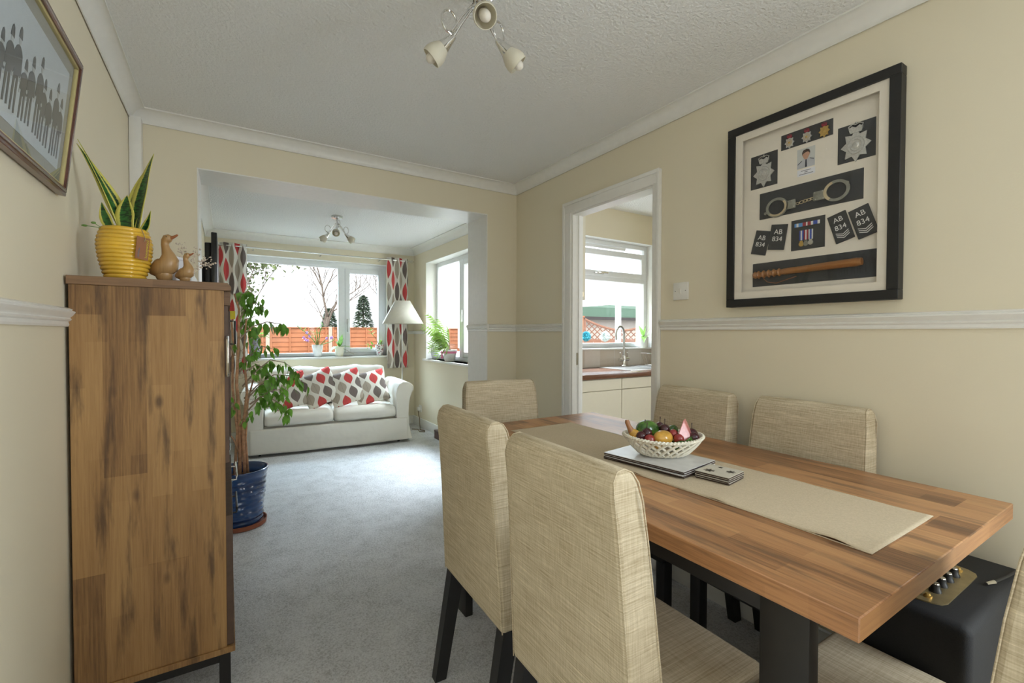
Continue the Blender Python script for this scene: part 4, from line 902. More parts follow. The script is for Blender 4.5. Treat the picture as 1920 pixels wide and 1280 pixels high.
# medals
p = card(df, .257, .378, 1.580, 1.700, name='medal_card')
def stripes(b_, a0, a1, z0, z1, pattern, par, nm):
    n = len(pattern)
    for key in sorted(set(pattern)):
        b = F()
        for i, c in enumerate(pattern):
            if c == key: b.box(a0+(a1-a0)*i/n, a0+(a1-a0)*(i+1)/n, z0, z1, D0+.002, D0+.0045)
        b.build(nm, key, par)
stripes(None, .270, .300, 1.671, 1.685, ['skyrib', 'letter', 'skyrib', 'skyrib'], p, 'ribbon_bar'); stripes(None, .300, .330, 1.671, 1.685, ['redrib', 'redrib', 'letter', 'redrib', 'redrib'], p, 'ribbon_bar'); stripes(None, .330, .361, 1.671, 1.685, ['letter', 'bluerib', 'bluerib', 'letter'], p, 'ribbon_bar')
for ca, pat, mt, cz in ((.296, ['bluerib', 'letter', 'bluerib'], 'gold', 1.602), (.3125, ['redrib', 'letter', 'redrib'], 'nickel', 1.602), (.3295, ['letter', 'bluerib', 'bluerib', 'letter'], 'silver', 1.604)):
    stripes(None, ca-.0072, ca+.0072, 1.617, 1.655, pat, p, 'medal_ribbon')
    b = F(); b.prism([(ca+.0092*math.cos(2*PI*i/24), cz+.0092*math.sin(2*PI*i/24)) for i in range(24)], 2, D0+.003, D0+.0055).box(ca-.006, ca+.006, cz+.009, cz+.0125, D0+.003, D0+.005); b.build('medal', mt, p)
# truncheon
p = card(df, .101, .544, 1.450, 1.548, name='truncheon_card')
BM2 = FMX @ Matrix.Translation((.112, 1.497, D0+.0165)) @ Matrix.Rotation(R(1.4), 4, 'Z') @ Matrix.Rotation(R(90), 4, 'Y')
pr = [(0, 0), (.011, .002), (.0155, .009), (.012, .016), (.0105, .019)]
for k in range(5): z = .02+k*.021; pr += [(.0115, z), (.0165, z+.004), (.0115, z+.008), (.0105, z+.014), (.0115, z+.020)]
pr += [(.0125, .128), (.0135, .14), (.0128, .16), (.014, .26), (.0155, .375), (.013, .392), (0, .396)]
MB(BM2).lathe(pr, (0, 0, 0), 20).build('truncheon', 'batonwood', p)
b = F(); b.tube([(.15, 1.482, D0+.006), (.165, 1.466, D0+.005), (.20, 1.458, D0+.004), (.24, 1.468, D0+.004), (.28, 1.478, D0+.005)], .0016, 6); b.build('wrist_strap', 'tag', p)

# framed photograph on the left wall (leans out a little at its top)
PT = Matrix.Translation((XL+.004, 1.79, 1.640)) @ Matrix.Rotation(R(6.2), 4, 'Y') @ Matrix(((0, 0, 1, 0), (1, 0, 0, 0), (0, 1, 0, 0), (0, 0, 0, 1)))   # local a = +Y, z up, d out
PW, PH = .66, .385
pf = thing('framed_photograph', 'mahogany framed black and white photograph of uniformed people', 'framed photograph', (XL, 1.79-PW/2, 1.64))
def G(): return MB(PT)
def ringbox(b, w0, w1, d0, d1):
    b.box(-PW+w0, -w0, w0, w1, d0, d1, .001, 1).box(-PW+w0, -w0, PH-w1, PH-w0, d0, d1, .001, 1).box(-PW+w0, -PW+w1, w1, PH-w1, d0, d1, .001, 1).box(-w1, -w0, w1, PH-w1, d0, d1, .001, 1)
b = G(); ringbox(b, 0, .010, 0, .018); ringbox(b, .014, .020, 0, .020); b.build('frame', 'mahog', pf)
b = G(); ringbox(b, .009, .015, 0, .021); b.build('frame_bead', 'leather', pf)
b = G(); ringbox(b, .019, .026, 0, .015); b.build('gilt_slip', 'palegilt', pf)
G().box(-PW+.005, -.005, .005, PH-.005, .002, .006).build('mount', 'greymount', pf)
ph = G().box(-PW+.058, -.058, .058, PH-.058, .006, .0068).build('photo_print', 'photobg', pf)
G().box(-PW+.024, -.024, .024, PH-.024, .0105, .0115).build('glazing', 'pglass', pf)
rnd = random.Random(3); b = G(); bf = G()
for k in range(12):
    cx = -.084 - k*.042 + rnd.uniform(-.006, .006); h = .150 + .03*math.sin(k*1.9) + rnd.uniform(-.01, .01); z0 = .082 + rnd.uniform(-.006, .008); d = .0070 + (k % 3)*.0002
    w = .019; t = z0+h
    b.prism([(cx-w*.75, z0), (cx-w*.30, z0+.002), (cx-w*.12, z0+h*.42), (cx+w*.12, z0+h*.42), (cx+w*.28, z0), (cx+w*.72, z0+.002), (cx+w*.70, z0+h*.50), (cx+w*1.05, z0+h*.46), (cx+w*1.30, z0+h*.52), (cx+w*1.10, z0+h*.74), (cx+w*.75, z0+h*.80), (cx+w*.25, z0+h*.835), (cx-w*.25, z0+h*.835), (cx-w*.75, z0+h*.80), (cx-w*1.10, z0+h*.74), (cx-w*1.25, z0+h*.50), (cx-w*1.0, z0+h*.46), (cx-w*.70, z0+h*.52)], 2, d, d+.0002)
    b.prism([(cx-w*.52, t-.014), (cx-w*.44, t-.002), (cx-w*.30, t+.008), (cx, t+.013), (cx+w*.30, t+.008), (cx+w*.44, t-.002), (cx+w*.52, t-.014)], 2, d, d+.0002)
    bf.prism([(cx+w*.34*math.cos(2*PI*i/14), t-.019+.011*math.sin(2*PI*i/14)) for i in range(14)], 2, d, d+.00018)
    for sg in (-1, 1): bf.prism([(cx+sg*w*1.12+.004*math.cos(2*PI*i/8), z0+h*.455+.005*math.sin(2*PI*i/8)) for i in range(8)], 2, d, d+.0003)
b.build('printed_uniforms', 'photodark', ph); bf.build('printed_faces', 'photomid', ph)

# ------------------------------------------------------------------ ceiling lights
def spider(loc, rz, label, hrot=(90, 210, 330)):
    o = thing('ceiling_light', label, 'ceiling light', loc, rz, 'three-armed ceiling lights')
    b = MB(); b.lathe([(0, 0), (.052, 0), (.054, -.004), (.054, -.018), (.048, -.024), (0, -.026)], (0, 0, 0), 32); b.build('ceiling_plate', 'chrome', o, False)
    MB().lathe([(0, -.024), (.012, -.026), (.009, -.060), (.013, -.066), (.013, -.078), (0, -.082)], (0, 0, 0), 16).build('stem', 'chrome', o, False)
    for k, a in enumerate(hrot):
        a = R(a); d = Vector((math.cos(a), math.sin(a), 0)); q = Vector((-d.y, d.x, 0)); Z = Vector((0, 0, 1))
        tip = d*.074 - Z*((.132, .168, .168)[k]); st = d*.008 - Z*.074
        arm = MB().tube([st, st.lerp(tip, .5) + d*.004 - Z*.004, tip - d*.003 + Z*.003, tip], .0036, 8).build('arm', 'chrome', o, False)
        c = tip + Z*.040 + d*.010 + q*.012; e1 = (d*.75 + q*.66).normalized(); pts = []
        for i in range(29):                       # decorative curl: leaves the holder, loops once and runs back to the stem
            t = i/28; a = -PI/2 + t*2*PI*.95; r_ = .034
            pts.append(c + (e1*math.cos(a)*.85 + Z*math.sin(a))*r_ + q*(.010*t))
        MB().tube([tip - Z*.001] + pts + [pts[-1].lerp(st, .5) + Z*.012, st + Z*.010], .0036, 8).build('curl', 'chrome', arm, False)
        ax = (d*.74 - Z*.68).normalized(); xq = q; yq = ax.cross(xq)
        HM = Matrix(((xq.x, yq.x, ax.x, tip.x), (xq.y, yq.y, ax.y, tip.y), (xq.z, yq.z, ax.z, tip.z), (0, 0, 0, 1)))
        MB(HM).lathe([(0, -.004), (.008, -.004), (.010, 0), (.022, .046), (.021, .046), (0, .040)], n=24).build('lamp_holder', 'chrome', o, False)
        MB(HM).lathe([(.0205, .044), (.027, .056), (.034, .072), (.0365, .086), (.0345, .100), (.0325, .100), (.034, .086), (.0315, .072), (.0245, .057), (.018, .046)], n=28).build('glass_shade', 'frost', o, False)
        MB(HM).lathe([(0, .042), (.013, .046), (.0165, .070), (.0175, .092), (.015, .108), (.008, .115), (0, .117)], n=20).build('bulb', 'bulb', o, False)
    return o
spider((.699, 1.345, ZC), 0, 'chrome three-arm ceiling light with frosted shades above the dining area', (254, 345, 146))
spider((.921, 4.70, ZC), 0, 'chrome three-arm ceiling light with frosted shades in the lounge', (255, 350, 150))

# ------------------------------------------------------------------ lounge: sofa and cushions
so = thing('sofa', 'white slipcovered two-seat sofa with rolled arms below the lounge window', 'sofa', (.965, 5.12, 0), R(-4))
def soft(b, x0, x1, y0, y1, z0, z1, bev, bul, nx=8):
    """cushion block: bevelled, with a crowned top and front"""
    n0 = len(b.b.verts); b.box(x0, x1, y0, y1, z0, z1, bev, 4); b.b.verts.ensure_lookup_table()
    return b
SI = .665
def arm(sg):
    prof = [(.0, .05), (.0, .46), (-.004, .56), (.008, .62), (.035, .665), (.080, .690), (.130, .688), (.172, .668), (.198, .635), (.200, .605), (.182, .560), (.158, .50), (.145, .42), (.140, .32), (.150, .20), (.168, .10), (.178, .035)]
    b = MB(); n = len(prof); rows = []
    for k, (y, sc) in enumerate(((0.0, .97), (.008, 1.0), (.30, 1.0), (.62, 1.0), (.80, .98))):
        rows.append([b._v((sg*(SI + p[0]*sc), y - (.015 if p[1] < .1 and k < 2 else 0), p[1] if p[1] < .5 else .5+(p[1]-.5)*(sc+.015*(k == 2)))) for p in prof])
    for A, Bq in zip(rows, rows[1:]):
        for i in range(n): b.b.faces.new((A[i], A[(i+1) % n], Bq[(i+1) % n], Bq[i]))
    b.b.faces.new(rows[0]); b.b.faces.new(rows[-1][::-1])
    return b
for sg in (-1, 1): arm(sg).build('arm', 'sofa', so, False, ang=50, bevel=.006)
b = MB(); b.box(-SI, SI, .70, .80, .06, .70, .03, 3); b.build('back_frame', 'sofa', so, False)
b = MB(); b.box(-SI+.001, SI-.001, .06, .70, .12, .295, .01); b.build('seat_base', 'sofa', so, False)
def skirt(u, v):
    x = -SI-.125 + u*(2*SI+.25); z = .283 - v*.25
    y = -.006 - .012*v - .006*math.sin(u*15+v*3.6)*v - .010*math.sin(PI*u)*math.sin(PI*min(1, v*1.3))*.6 - .016*math.sin((u*3.2+v*.9)*PI)**2*math.sin(PI*v)*.7
    return (x, y, z + .012*math.sin(PI*u*1)*v*(-.4))
MB().grid(skirt, 72, 12).build('skirt', 'sofa', so, False, ang=180, solid=.004)
def softblock(b, x0, x1, y0, y1, z0, z1, crown, front, wr=0.0, seed=0):
    nx, ns = 18, 28
    hx = (x1-x0)/2; cx = (x0+x1)/2; cy, cz = (y0+y1)/2, (z0+z1)/2; hy, hz = (y1-y0)/2, (z1-z0)/2
    rg = []
    for i in range(nx+1):
        u = -1 + 2*i/nx; k = (1-abs(u)**7)**.5 if abs(u) < 1 else 0; k = .945+.055*k
        ring = []
        for j in range(ns):
            a = 2*PI*j/ns; c, s2 = math.cos(a), math.sin(a); p = 5
            r = (abs(c)**p + abs(s2)**p)**(-1/p)
            y, z = c*r, s2*r
            yy = cy + hy*y*k - front*max(0, -y)*(1-u*u)*(1-z*z*.6); zz = cz + hz*z*k + crown*max(0, z)*(1-u*u)*(1-.6*y*y)
            w = wr*(math.sin(u*13+seed+y*5)+math.sin(u*7-z*6+seed*2))
            ring.append(b._v((cx + hx*u*(1-.015*(abs(y)+abs(z))), yy + w*.6, zz + w)))
        rg.append(ring)
    for A, Bq in zip(rg, rg[1:]):
        for j in range(ns): b.b.faces.new((A[j], A[(j+1) % ns], Bq[(j+1) % ns], Bq[j]))
    b.b.faces.new(rg[0]); b.b.faces.new(rg[-1][::-1]); return b
for x0, x1, q in ((-SI+.002, -.002, 1), (.002, SI-.002, 2)):
    softblock(MB(), x0, x1, -.012, .66, .285, .425, .012, .004, .0014, q).build('seat_cushion', 'sofa', so, False, ang=180)
for x0, x1, q in ((-SI+.004, -.004, 3), (.004, SI-.004, 4)):
    B4 = Matrix.Translation((0, .50, .43)) @ Matrix.Rotation(R(-10), 4, 'X')
    softblock(MB(B4), x0, x1, 0, .21, .005, .425, .022, .03, .006, q).build('back_cushion', 'sofa', so, False, ang=180)
for x in (-.70, .70):
    for y in (.06, .72):
        b = MB(SW @ Matrix.Identity(4)) if False else MB(); b.tube([(x-.011, y, .022), (x+.011, y, .022)], .022, 16).box(x-.006, x+.006, y-.01, y+.012, .03, .125); b.build('castor', 'black', so, False)
def pillow(pos, size, roll, lean, yaw, label):
    o = thing('throw_cushion', label, 'cushion', pos, R(yaw), 'leaf print cushions on the sofa')
    MX = Matrix.Rotation(R(lean), 4, 'X') @ Matrix.Rotation(R(roll), 4, 'Y')
    # resting corner height
    b = MB(); h = size/2
    def sf(side):
        def fn(u, v):
            x, z = 2*u-1, 2*v-1; t = max(0, (1-abs(x)**2.4)*(1-abs(z)**2.4))**.62
            pin = 1 - .055*(1-(abs(x)*abs(z))**.5)*max(abs(x), abs(z))**4
            return (h*x*pin, side*.068*t, h*z*pin)
        return fn
    b.grid(sf(-1), 18, 18).grid(sf(1), 18, 18); bmesh.ops.remove_doubles(b.b, verts=b.b.verts, dist=1e-5)
    me = b.build('cover', 'cushion', o, False, ang=180)
    me.matrix_local = Matrix.Translation((0, 0, 0)) @ MX
    return o
pillow((.555, 5.40, .625), .385, -14, -22, -6, 'leaf print cushion leftmost on the sofa, half hidden behind the fig leaves')
pillow((.860, 5.37, .640), .385, -24, -22, -6, 'leaf print cushion second from the left on the sofa, tipped on its corner')
pillow((1.135, 5.35, .632), .385, -17, -22, -6, 'leaf print cushion third from the left on the sofa, overlapping the right one')
pillow((1.405, 5.34, .622), .375, -12, -20, -6, 'leaf print cushion rightmost on the sofa, against the back by the right arm')

# floor lamp
fl = thing('floor_lamp', 'brass floor lamp with a square cream shade behind the right sofa arm', 'lamp', (1.893, 5.665, 0))
MB().lathe([(0, 0), (.085, 0), (.088, .008), (.075, .016), (.014, .024), (.012, .03), (0, .03)], (1.893, 5.665, 0), 28).build('base', 'steel', fl); MB().tube([(1.893, 5.665, .025), (1.893, 5.665, 1.42)], .009, 10).build('pole', 'steel', fl)
b = MB(Matrix.Translation((1.893, 5.665, 0)) @ Matrix.Rotation(R(-13), 4, 'Z')); q0, q1, z0, z1 = .235, .088, 1.365, 1.655
for sa, sb in (((-1, -1), (1, -1)), ((1, -1), (1, 1)), ((1, 1), (-1, 1)), ((-1, 1), (-1, -1))):
    b.quad((sa[0]*q0, sa[1]*q0, z0), (sb[0]*q0, sb[1]*q0, z0), (sb[0]*q1, sb[1]*q1, z1), (sa[0]*q1, sa[1]*q1, z1))
bmesh.ops.remove_doubles(b.b, verts=b.b.verts, dist=1e-5); b.build('lamp_shade', 'shade', fl, ang=20, solid=.003)
MB().lathe([(0, 0), (.015, 0), (.017, .03), (.012, .04), (.027, .07), (.03, .10), (.016, .13), (0, .135)], (1.893, 5.665, 1.42), 18).build('bulb', 'bulb', fl)
b = MB(); b.tube([(1.893-.16, 5.665, 1.60), (1.893+.16, 5.665, 1.60)], .002, 5) if False else b.tube([(1.893, 5.665, 1.42), (1.893, 5.665, 1.62)], .003, 6); b.build('shade_carrier', 'steel', fl)

# curtains on a rod
cr = thing('curtain_rod', 'thin chrome curtain rod with wire cage ends above the lounge window', 'curtain rod', (.98, 5.955, 2.20))
MB().tube([(-.125, 5.955, 2.212), (2.09, 5.955, 2.212)], .0085, 10).build('rod', 'chrome', cr)
for x0, sg in ((-.125, -1), (2.09, 1)):
    b = MB()
    for k in range(6):
        a = 2*PI*k/6; b.tube([(x0 + sg*.07*i/8, 5.955 + .018*math.sin(PI*i/8)*math.cos(a+i*.25), 2.212 + .018*math.sin(PI*i/8)*math.sin(a+i*.25)) for i in range(9)], .0016, 5)
    b.build('finial', 'chrome', cr)
for x in (.26, .98, 1.70):
    b = MB(); b.tube([(x, 5.955, 2.198), (x, 6.0, 2.196), (x, 6.05, 2.196)], .004, 6).lathe([(0, 0), (.012, 0), (.012, .004), (0, .004)], (x, 6.045, 2.194), 10); b.build('bracket', 'steel', cr)
def curtain(x0, x1, zt, zb, folds, label, ph=0.0, name='curtain'):
    w = (x1-x0)
    def fn(u, v):
        a = u*folds*2*PI + ph; amp = .026*(.75+.25*v)
        return (x0 + w*u + .006*math.sin(a*2)*(.5), 5.952 + amp*math.sin(a) + .006*math.sin(a*.5+v*3), zt + (zb-zt)*v)
    o = MB().grid(fn, int(folds*20), 24, w*1.75, (zt-zb)).build(name, 'curtain', None, ang=180, solid=.0016)
    return tag(o, label, 'curtain', 'leaf print curtains at the lounge window')
curtain(-.085, .195, 2.245, .785, 3.2, 'leaf print curtain at the left of the lounge window, behind the fig tree')
curtain(1.785, 2.07, 2.245, .785, 3.0, 'leaf print curtain at the right of the lounge window, behind the lamp shade', .6)

# television, media unit
tv = thing('television', 'black television seen edge-on, fixed to the lounge wall behind the cabinet plants', 'television', (-.14, 4.85, 1.42))
MB(Matrix.Translation((-.082, 4.85, 0)) @ Matrix.Rotation(R(0), 4, 'Z')).box(-.020, .020, -.50, .42, 1.46, 2.05, .006).build('screen_panel', 'tv', tv); MB().box(-.150, -.104, 4.50, 5.12, 1.52, 1.99, .008).build('rear_housing', 'tv', tv)
MB().box(-.199, -.149, 4.72, 4.92, 1.66, 1.86, .002).build('wall_bracket', 'blackmetal', tv)
md = thing('media_unit', 'low dark media unit against the left lounge wall behind the fig tree', 'cabinet', (-.11, 4.45, 0))
MB().box(-.198, -.03, 3.95, 4.95, .06, .56, .003).build('carcass', 'darkunit', md)
for k in range(2):
    d = MB().box(-.03, -.016, 3.955+k*.5, 4.445+k*.5, .07, .55, .002).build('door', 'darkunit', md); MB().tube([(-.016, 4.40+k*.13, .28), (.012, 4.40+k*.13, .28), (.012, 4.40+k*.13, .40), (-.016, 4.40+k*.13, .40)], .005, 8).build('handle', 'chrome', d)
for y in (3.99, 4.87): MB().box(-.19, -.04, y, y+.04, 0, .06).build('foot', 'black', md)
# wall socket, cables, small box by the lounge wall
sk = thing('wall_socket', 'white plug socket low on the lounge right wall near the sofa arm', 'socket', (LX1, 5.80, .20))
MB().box(LX1-.010, LX1, 5.755, 5.845, .195, .285, .003).build('plate', 'switch', sk); MB().box(LX1-.045, LX1-.009, 5.775, 5.825, .215, .262, .006).build('plug', 'switch', sk)
MB().tube([(LX1-.035, 5.80, .215), (LX1-.03, 5.79, .15), (LX1-.028, 5.77, .118), (LX1-.04, 5.73, .05), (LX1-.06, 5.66, .009), (LX1-.10, 5.56, .007), (LX1-.06, 5.50, .007), (LX1-.09, 5.42, .007), (LX1-.14, 5.47, .007), (LX1-.11, 5.60, .007), (LX1-.17, 5.66, .007)], .0055, 6).build('flex', 'greycable', sk)
bxo = thing('storage_box', 'dark plum box on the carpet by the lounge wall beside the partition', 'box', (2.12, 4.93, 0))
MB().box(2.08, 2.165, 4.80, 5.06, 0, .085, .003).build('box_body', 'navy', bxo); MB().box(2.077, 2.168, 4.797, 5.063, .078, .10, .003).build('lid', 'navy', bxo)

# ------------------------------------------------------------------ plants
FP = Vector((.062, 3.435, 0))
fg = thing('potted_fig_tree', 'tall weeping fig tree in a ridged blue pot beside the cabinet', 'plant', FP)
MB().lathe([(0, 0), (.135, 0), (.152, .004), (.156, .032), (.150, .032), (.146, .010), (0, .010)], FP, 40).build('saucer', 'terracotta', fg)
prof = [(0, .011), (.118, .011), (.121, .016)]
for i in range(9):
    z = .03 + i*.033; r0 = .124 + .034*(z/.36)**1.1
    prof += [(r0-.002, z-.006), (r0+.006, z+.004), (r0+.006, z+.012), (r0, z+.022)]
prof += [(.160, .335), (.163, .350), (.169, .360), (.167, .368), (.160, .370), (.154, .362), (.150, .30), (0, .298)]
MB().lathe(prof, FP, 56, fn=lambda a, z: .0028*math.sin(6*a + z*40) if .02 < z < .33 else 0).build('pot', 'bluepot', fg, ang=60)
MB().lathe([(0, .296), (.149, .297), (.149, .300), (.06, .306), (0, .308)], FP, 24).build('soil', 'soil', fg)
rnd = random.Random(11); b = MB(); tw = MB(); lv = MB(); ends = []
def stemcurve(pts, r0, r1, mb, n=7):
    pts = [Vector(p) for p in pts]; mb.tube(pts, [r0+(r1-r0)*i/(len(pts)-1) for i in range(len(pts))], n)
T0 = [((.0, .0, .30), (.006, .01, .62), (-.012, .0, .92), (.0, -.005, 1.18), (.005, .0, 1.40), (-.02, .0, 1.50)), ((.03, -.01, .30), (.02, -.01, .60), (.045, -.015, .86), (.030, .0, 1.12), (.045, .0, 1.34)), ((-.03, .01, .30), (-.01, .01, .60), (-.035, .02, .90), (-.03, .02, 1.2), (-.04, .02, 1.38)), ((.05, .0, .30), (.035, .0, .55), (.05, .01, .80), (.085, .02, .95))]
for q, pts in enumerate(T0): stemcurve([FP + Vector(p) for p in pts], 0.0125-.0015*q, .005, b, 9)
b.tube([FP + Vector((.01+.03*math.cos(2*PI*i/14), .03*math.sin(2*PI*i/14), .68)) for i in range(14)], .0025, 6, True)
stemcurve([FP+Vector(p) for p in ((.0, 0, .47), (-.03, -.02, .56), (-.05, -.03, .60), (-.055, -.03, .68))], .006, .003, b)
b.build('trunk', 'bark', fg, ang=180)
def fig_leaf(p, L):
    d = Vector((rnd.uniform(-.45, .45), rnd.uniform(-.45, .45), -1)); a = rnd.uniform(0, 2*PI); leafshape(lv, p, d, L, L*.25, Vector((math.cos(a), math.sin(a), .1)), .22, .12)
def branch(pts, n, spread=.02, L0=.055):
    n = int(n*1.45)
    pts = [FP + Vector(p) for p in pts]; fine = []
    for i in range(len(pts)-1):
        for k in range(5): fine.append(pts[i].lerp(pts[i+1], k/5))
    fine.append(pts[-1]); tw.tube(fine, [.0042*(1-i/len(fine))+.0013 for i in range(len(fine))], 5)
    for i in range(n):
        t = (.25 + .75*i/max(1, n-1)); p = fine[min(len(fine)-1, int(t*(len(fine)-1)))] + Vector((rnd.uniform(-spread, spread), rnd.uniform(-spread, spread), rnd.uniform(-spread, .4*spread)))
        fig_leaf(p, L0*rnd.uniform(.8, 1.2))
branch(((.0, 0, 1.32), (.05, -.01, 1.42), (.10, -.02, 1.445), (.165, -.03, 1.40)), 26, .03)
branch(((.0, 0, 1.20), (.08, -.02, 1.29), (.16, -.03, 1.32), (.235, -.04, 1.31), (.26, -.04, 1.30)), 12, .022, .075)
branch(((.0, 0, 1.42), (.02, .0, 1.50), (.06, -.01, 1.52), (.11, -.01, 1.48)), 20, .03, .062)
branch(((.02, 0, 1.02), (.08, -.02, 1.12), (.14, -.02, 1.16), (.20, -.03, 1.14)), 16, .03)
branch(((.02, 0, .90), (.09, -.02, .99), (.18, -.03, 1.07), (.26, -.04, 1.05), (.36, -.05, .98)), 15, .02, .072)
branch(((.03, 0, .82), (.10, -.02, .90), (.20, -.03, .97), (.30, -.04, .96), (.40, -.05, .90)), 14, .018, .075)
branch(((.03, 0, .80), (.12, .02, .90), (.22, .04, .94), (.30, .06, .88)), 18, .03)
branch(((.05, 0, .74), (.10, -.01, .80), (.17, -.02, .86), (.24, -.03, .87), (.27, -.03, .83)), 17, .025, .065)
branch(((.06, 0, .78), (.13, 0, .83), (.20, -.01, .80), (.26, -.02, .75), (.29, -.02, .70)), 16, .025, .068)
branch(((-.02, 0, 1.1), (-.06, -.02, 1.20), (-.09, -.03, 1.18)), 12, .03); branch(((.0, .02, 1.25), (.05, .05, 1.34), (.10, .07, 1.36)), 14, .03)
branch(((.0, 0, .98), (.06, .02, 1.10), (.09, .03, 1.22), (.10, .03, 1.28)), 20, .035); branch(((.0, 0, .75), (-.05, -.03, .82), (-.06, -.04, .86)), 8, .03); branch(((.04, 0, 1.0), (.10, .02, 1.04), (.15, .03, 1.01), (.18, .02, .93)), 18, .03)
branch(((.02, 0, .66), (.05, -.03, .72), (.045, -.05, .76)), 5, .025)
for k in range(46):
    p = FP + Vector((rnd.uniform(-.02, .09), rnd.uniform(-.05, .05), rnd.uniform(.72, 1.2))); tw.tube([p, p+Vector((rnd.uniform(-.06, .09), rnd.uniform(-.05, .05), rnd.uniform(-.03, .07)))], .001, 4)
tw.build('branches', 'twig', fg, ang=180); lv.build('foliage', 'leaf', fg, ang=180, recalc=False)
MB().box(.015, .045, 3.36, 3.362, 1.335, 1.385).build('care_label', 'tagyellow', fg)

def potb(o, c, r0, r1, h, mat, rim=.004):
    p = MB().lathe([(0, 0), (r0*.96, 0), (r0, .003), (r1, h-.004), (r1, h), (r1-rim, h), (r1-rim-.001, h-.02), (0, h-.022)], c, 32).build('pot', mat, o)
    MB().lathe([(0, h-.0225), (r1-rim-.0015, h-.021), (0, h-.013)], c, 20).build('soil', 'soil', o); return p
SZ = WZ0; PY = LY+.045
c = Vector((.272, PY, SZ)); o = thing('potted_fern', 'leafy green fern in a slate grey pot at the left of the window sill', 'plant', c); potb(o, c, .052, .064, .235, 'greypot')
b = MB(); rnd = random.Random(7)
for k in range(34):
    a = rnd.uniform(0, 2*PI); e = rnd.uniform(.35, 1.3); L = rnd.uniform(.09, .17); d = Vector((math.cos(a)*.9, math.sin(a)*.30-.10, e)); p = c + Vector((rnd.uniform(-.03, .03), rnd.uniform(-.03, .02), .22))
    q = p + d.normalized()*L*.6; b.tube([p, q], .0012, 4); leafshape(b, q, d+Vector((0, 0, -.3)), L*.6, .020, droop=.5)
b.build('foliage', 'limeleaf', o, ang=180, recalc=False)
# dendrobium
c = Vector((.955, PY, SZ)); o = thing('potted_orchid', 'flowering cane orchid in a white pot in the middle of the window sill', 'plant', c); potb(o, c, .046, .066, .150, 'whitepot')
b = MB(); lf = MB(); fw_ = MB()
def cane(pts, nl, L, side=1):
    pts = [c + Vector(p) for p in pts]; b.tube(pts, [.0055-.002*i/len(pts) for i in range(len(pts))], 7)
    for i in range(nl):
        t = .35+.65*i/max(1, nl-1); j = min(len(pts)-2, int(t*(len(pts)-1))); p = pts[j].lerp(pts[j+1], t*(len(pts)-1)-j); dr = (pts[j+1]-pts[j]).normalized(); leafshape(lf, p, dr*.55 + Vector((.75*(-1)**i*side, -.15, .35)), L, .012, droop=.15)
cane(((0, 0, .13), (-.05, -.01, .21), (-.12, -.02, .29), (-.19, -.03, .345), (-.235, -.03, .385)), 10, .062); cane(((.01, 0, .13), (.02, 0, .24), (.03, -.01, .33), (.06, -.02, .40)), 6, .06)
cane(((0, .0, .13), (-.02, -.01, .22), (-.03, -.01, .28)), 4, .085); cane(((.02, 0, .13), (.07, -.02, .19), (.12, -.02, .25)), 2, .03); cane(((.02, 0, .13), (.08, -.01, .165), (.15, -.02, .185), (.19, -.02, .21)), 2, .02); cane(((.0, 0, .13), (.0, 0, .25), (-.01, 0, .34)), 3, .05)
for px, pz in ((-.165, .240), (-.145, .215), (-.12, .205), (-.10, .255), (-.13, .30), (.145, .235), (.10, .23), (.16, .24)):
    for k in range(5): a = 2*PI*k/5; leafshape(fw_, c+Vector((px, -.045, pz)), (math.cos(a), -.5, math.sin(a)), .026, .011, droop=.1)
b.build('canes', 'orchidleaf', o, ang=180); lf.build('foliage', 'orchidleaf', o, ang=180, recalc=False); fw_.build('flowers', 'lilac', o, ang=180, recalc=False)
# moth orchid
c = Vector((1.215, PY, SZ)); o = thing('potted_orchid', 'moth orchid with broad leaves in a small cream pot, right of the cane orchid', 'plant', c); potb(o, c, .046, .060, .125, 'ceramic')
lf = MB(); b = MB()
for d, L, W, dr in (((.10, -.4, .9), .19, .036, .05), ((.8, -.5, .45), .16, .038, .6), ((-.55, -.45, .35), .15, .042, 1.0), ((-.3, -.2, .9), .10, .03, .3), ((.35, .1, 1.0), .13, .03, .1)): leafshape(lf, c+Vector((0, 0, .115)), d, L, W, droop=dr)
lf.build('foliage', 'orchidleaf', o, ang=180, recalc=False); b.tube([c+Vector(p) for p in ((.0, 0, .11), (-.03, -.02, .23), (-.035, -.02, .33), (-.07, -.02, .385), (-.14, -.02, .40), (-.20, -.02, .37))], .0028, 6).tube([c+Vector(p) for p in ((.01, -.01, .11), (.06, -.05, .09), (.12, -.06, .05), (.17, -.05, .03))], .002, 5); b.build('flower_stem', 'twig', o, ang=180)
# floral pot
c = Vector((1.727, PY-.005, SZ)); o = thing('potted_cactus', 'branching green plant in a flower-printed pot at the right of the window sill', 'plant', c); potb(o, c, .040, .061, .145, 'floral')
lf = MB(); b = MB()
b.tube([c+Vector(p) for p in ((0, 0, .12), (-.05, -.01, .22), (-.10, -.01, .28), (-.12, -.01, .33))], .004, 6).tube([c+Vector(p) for p in ((0, 0, .12), (-.08, -.03, .145), (-.14, -.03, .135))], .004, 6).tube([c+Vector(p) for p in ((0.01, 0, .12), (.03, 0, .20))], .006, 6)
for px, pz, d in ((-.08, .25, (-.5, 0, .6)), (-.10, .28, (.5, 0, .5)), (-.11, .29, (-.6, -.2, .1)), (-.12, .33, (-.1, 0, 1)), (-.12, .32, (.6, 0, .6)), (-.12, .32, (-.7, 0, .5)), (-.10, .14, (-.3, -.2, .8)), (-.14, .135, (-.8, 0, .2)), (-.14, .135, (-.5, 0, -.7)), (-.12, .135, (.1, -.3, -.9)), (-.14, .13, (-.6, 0, .8))): leafshape(lf, c+Vector((px, -.012, pz)), d, .058, .021, droop=.1)
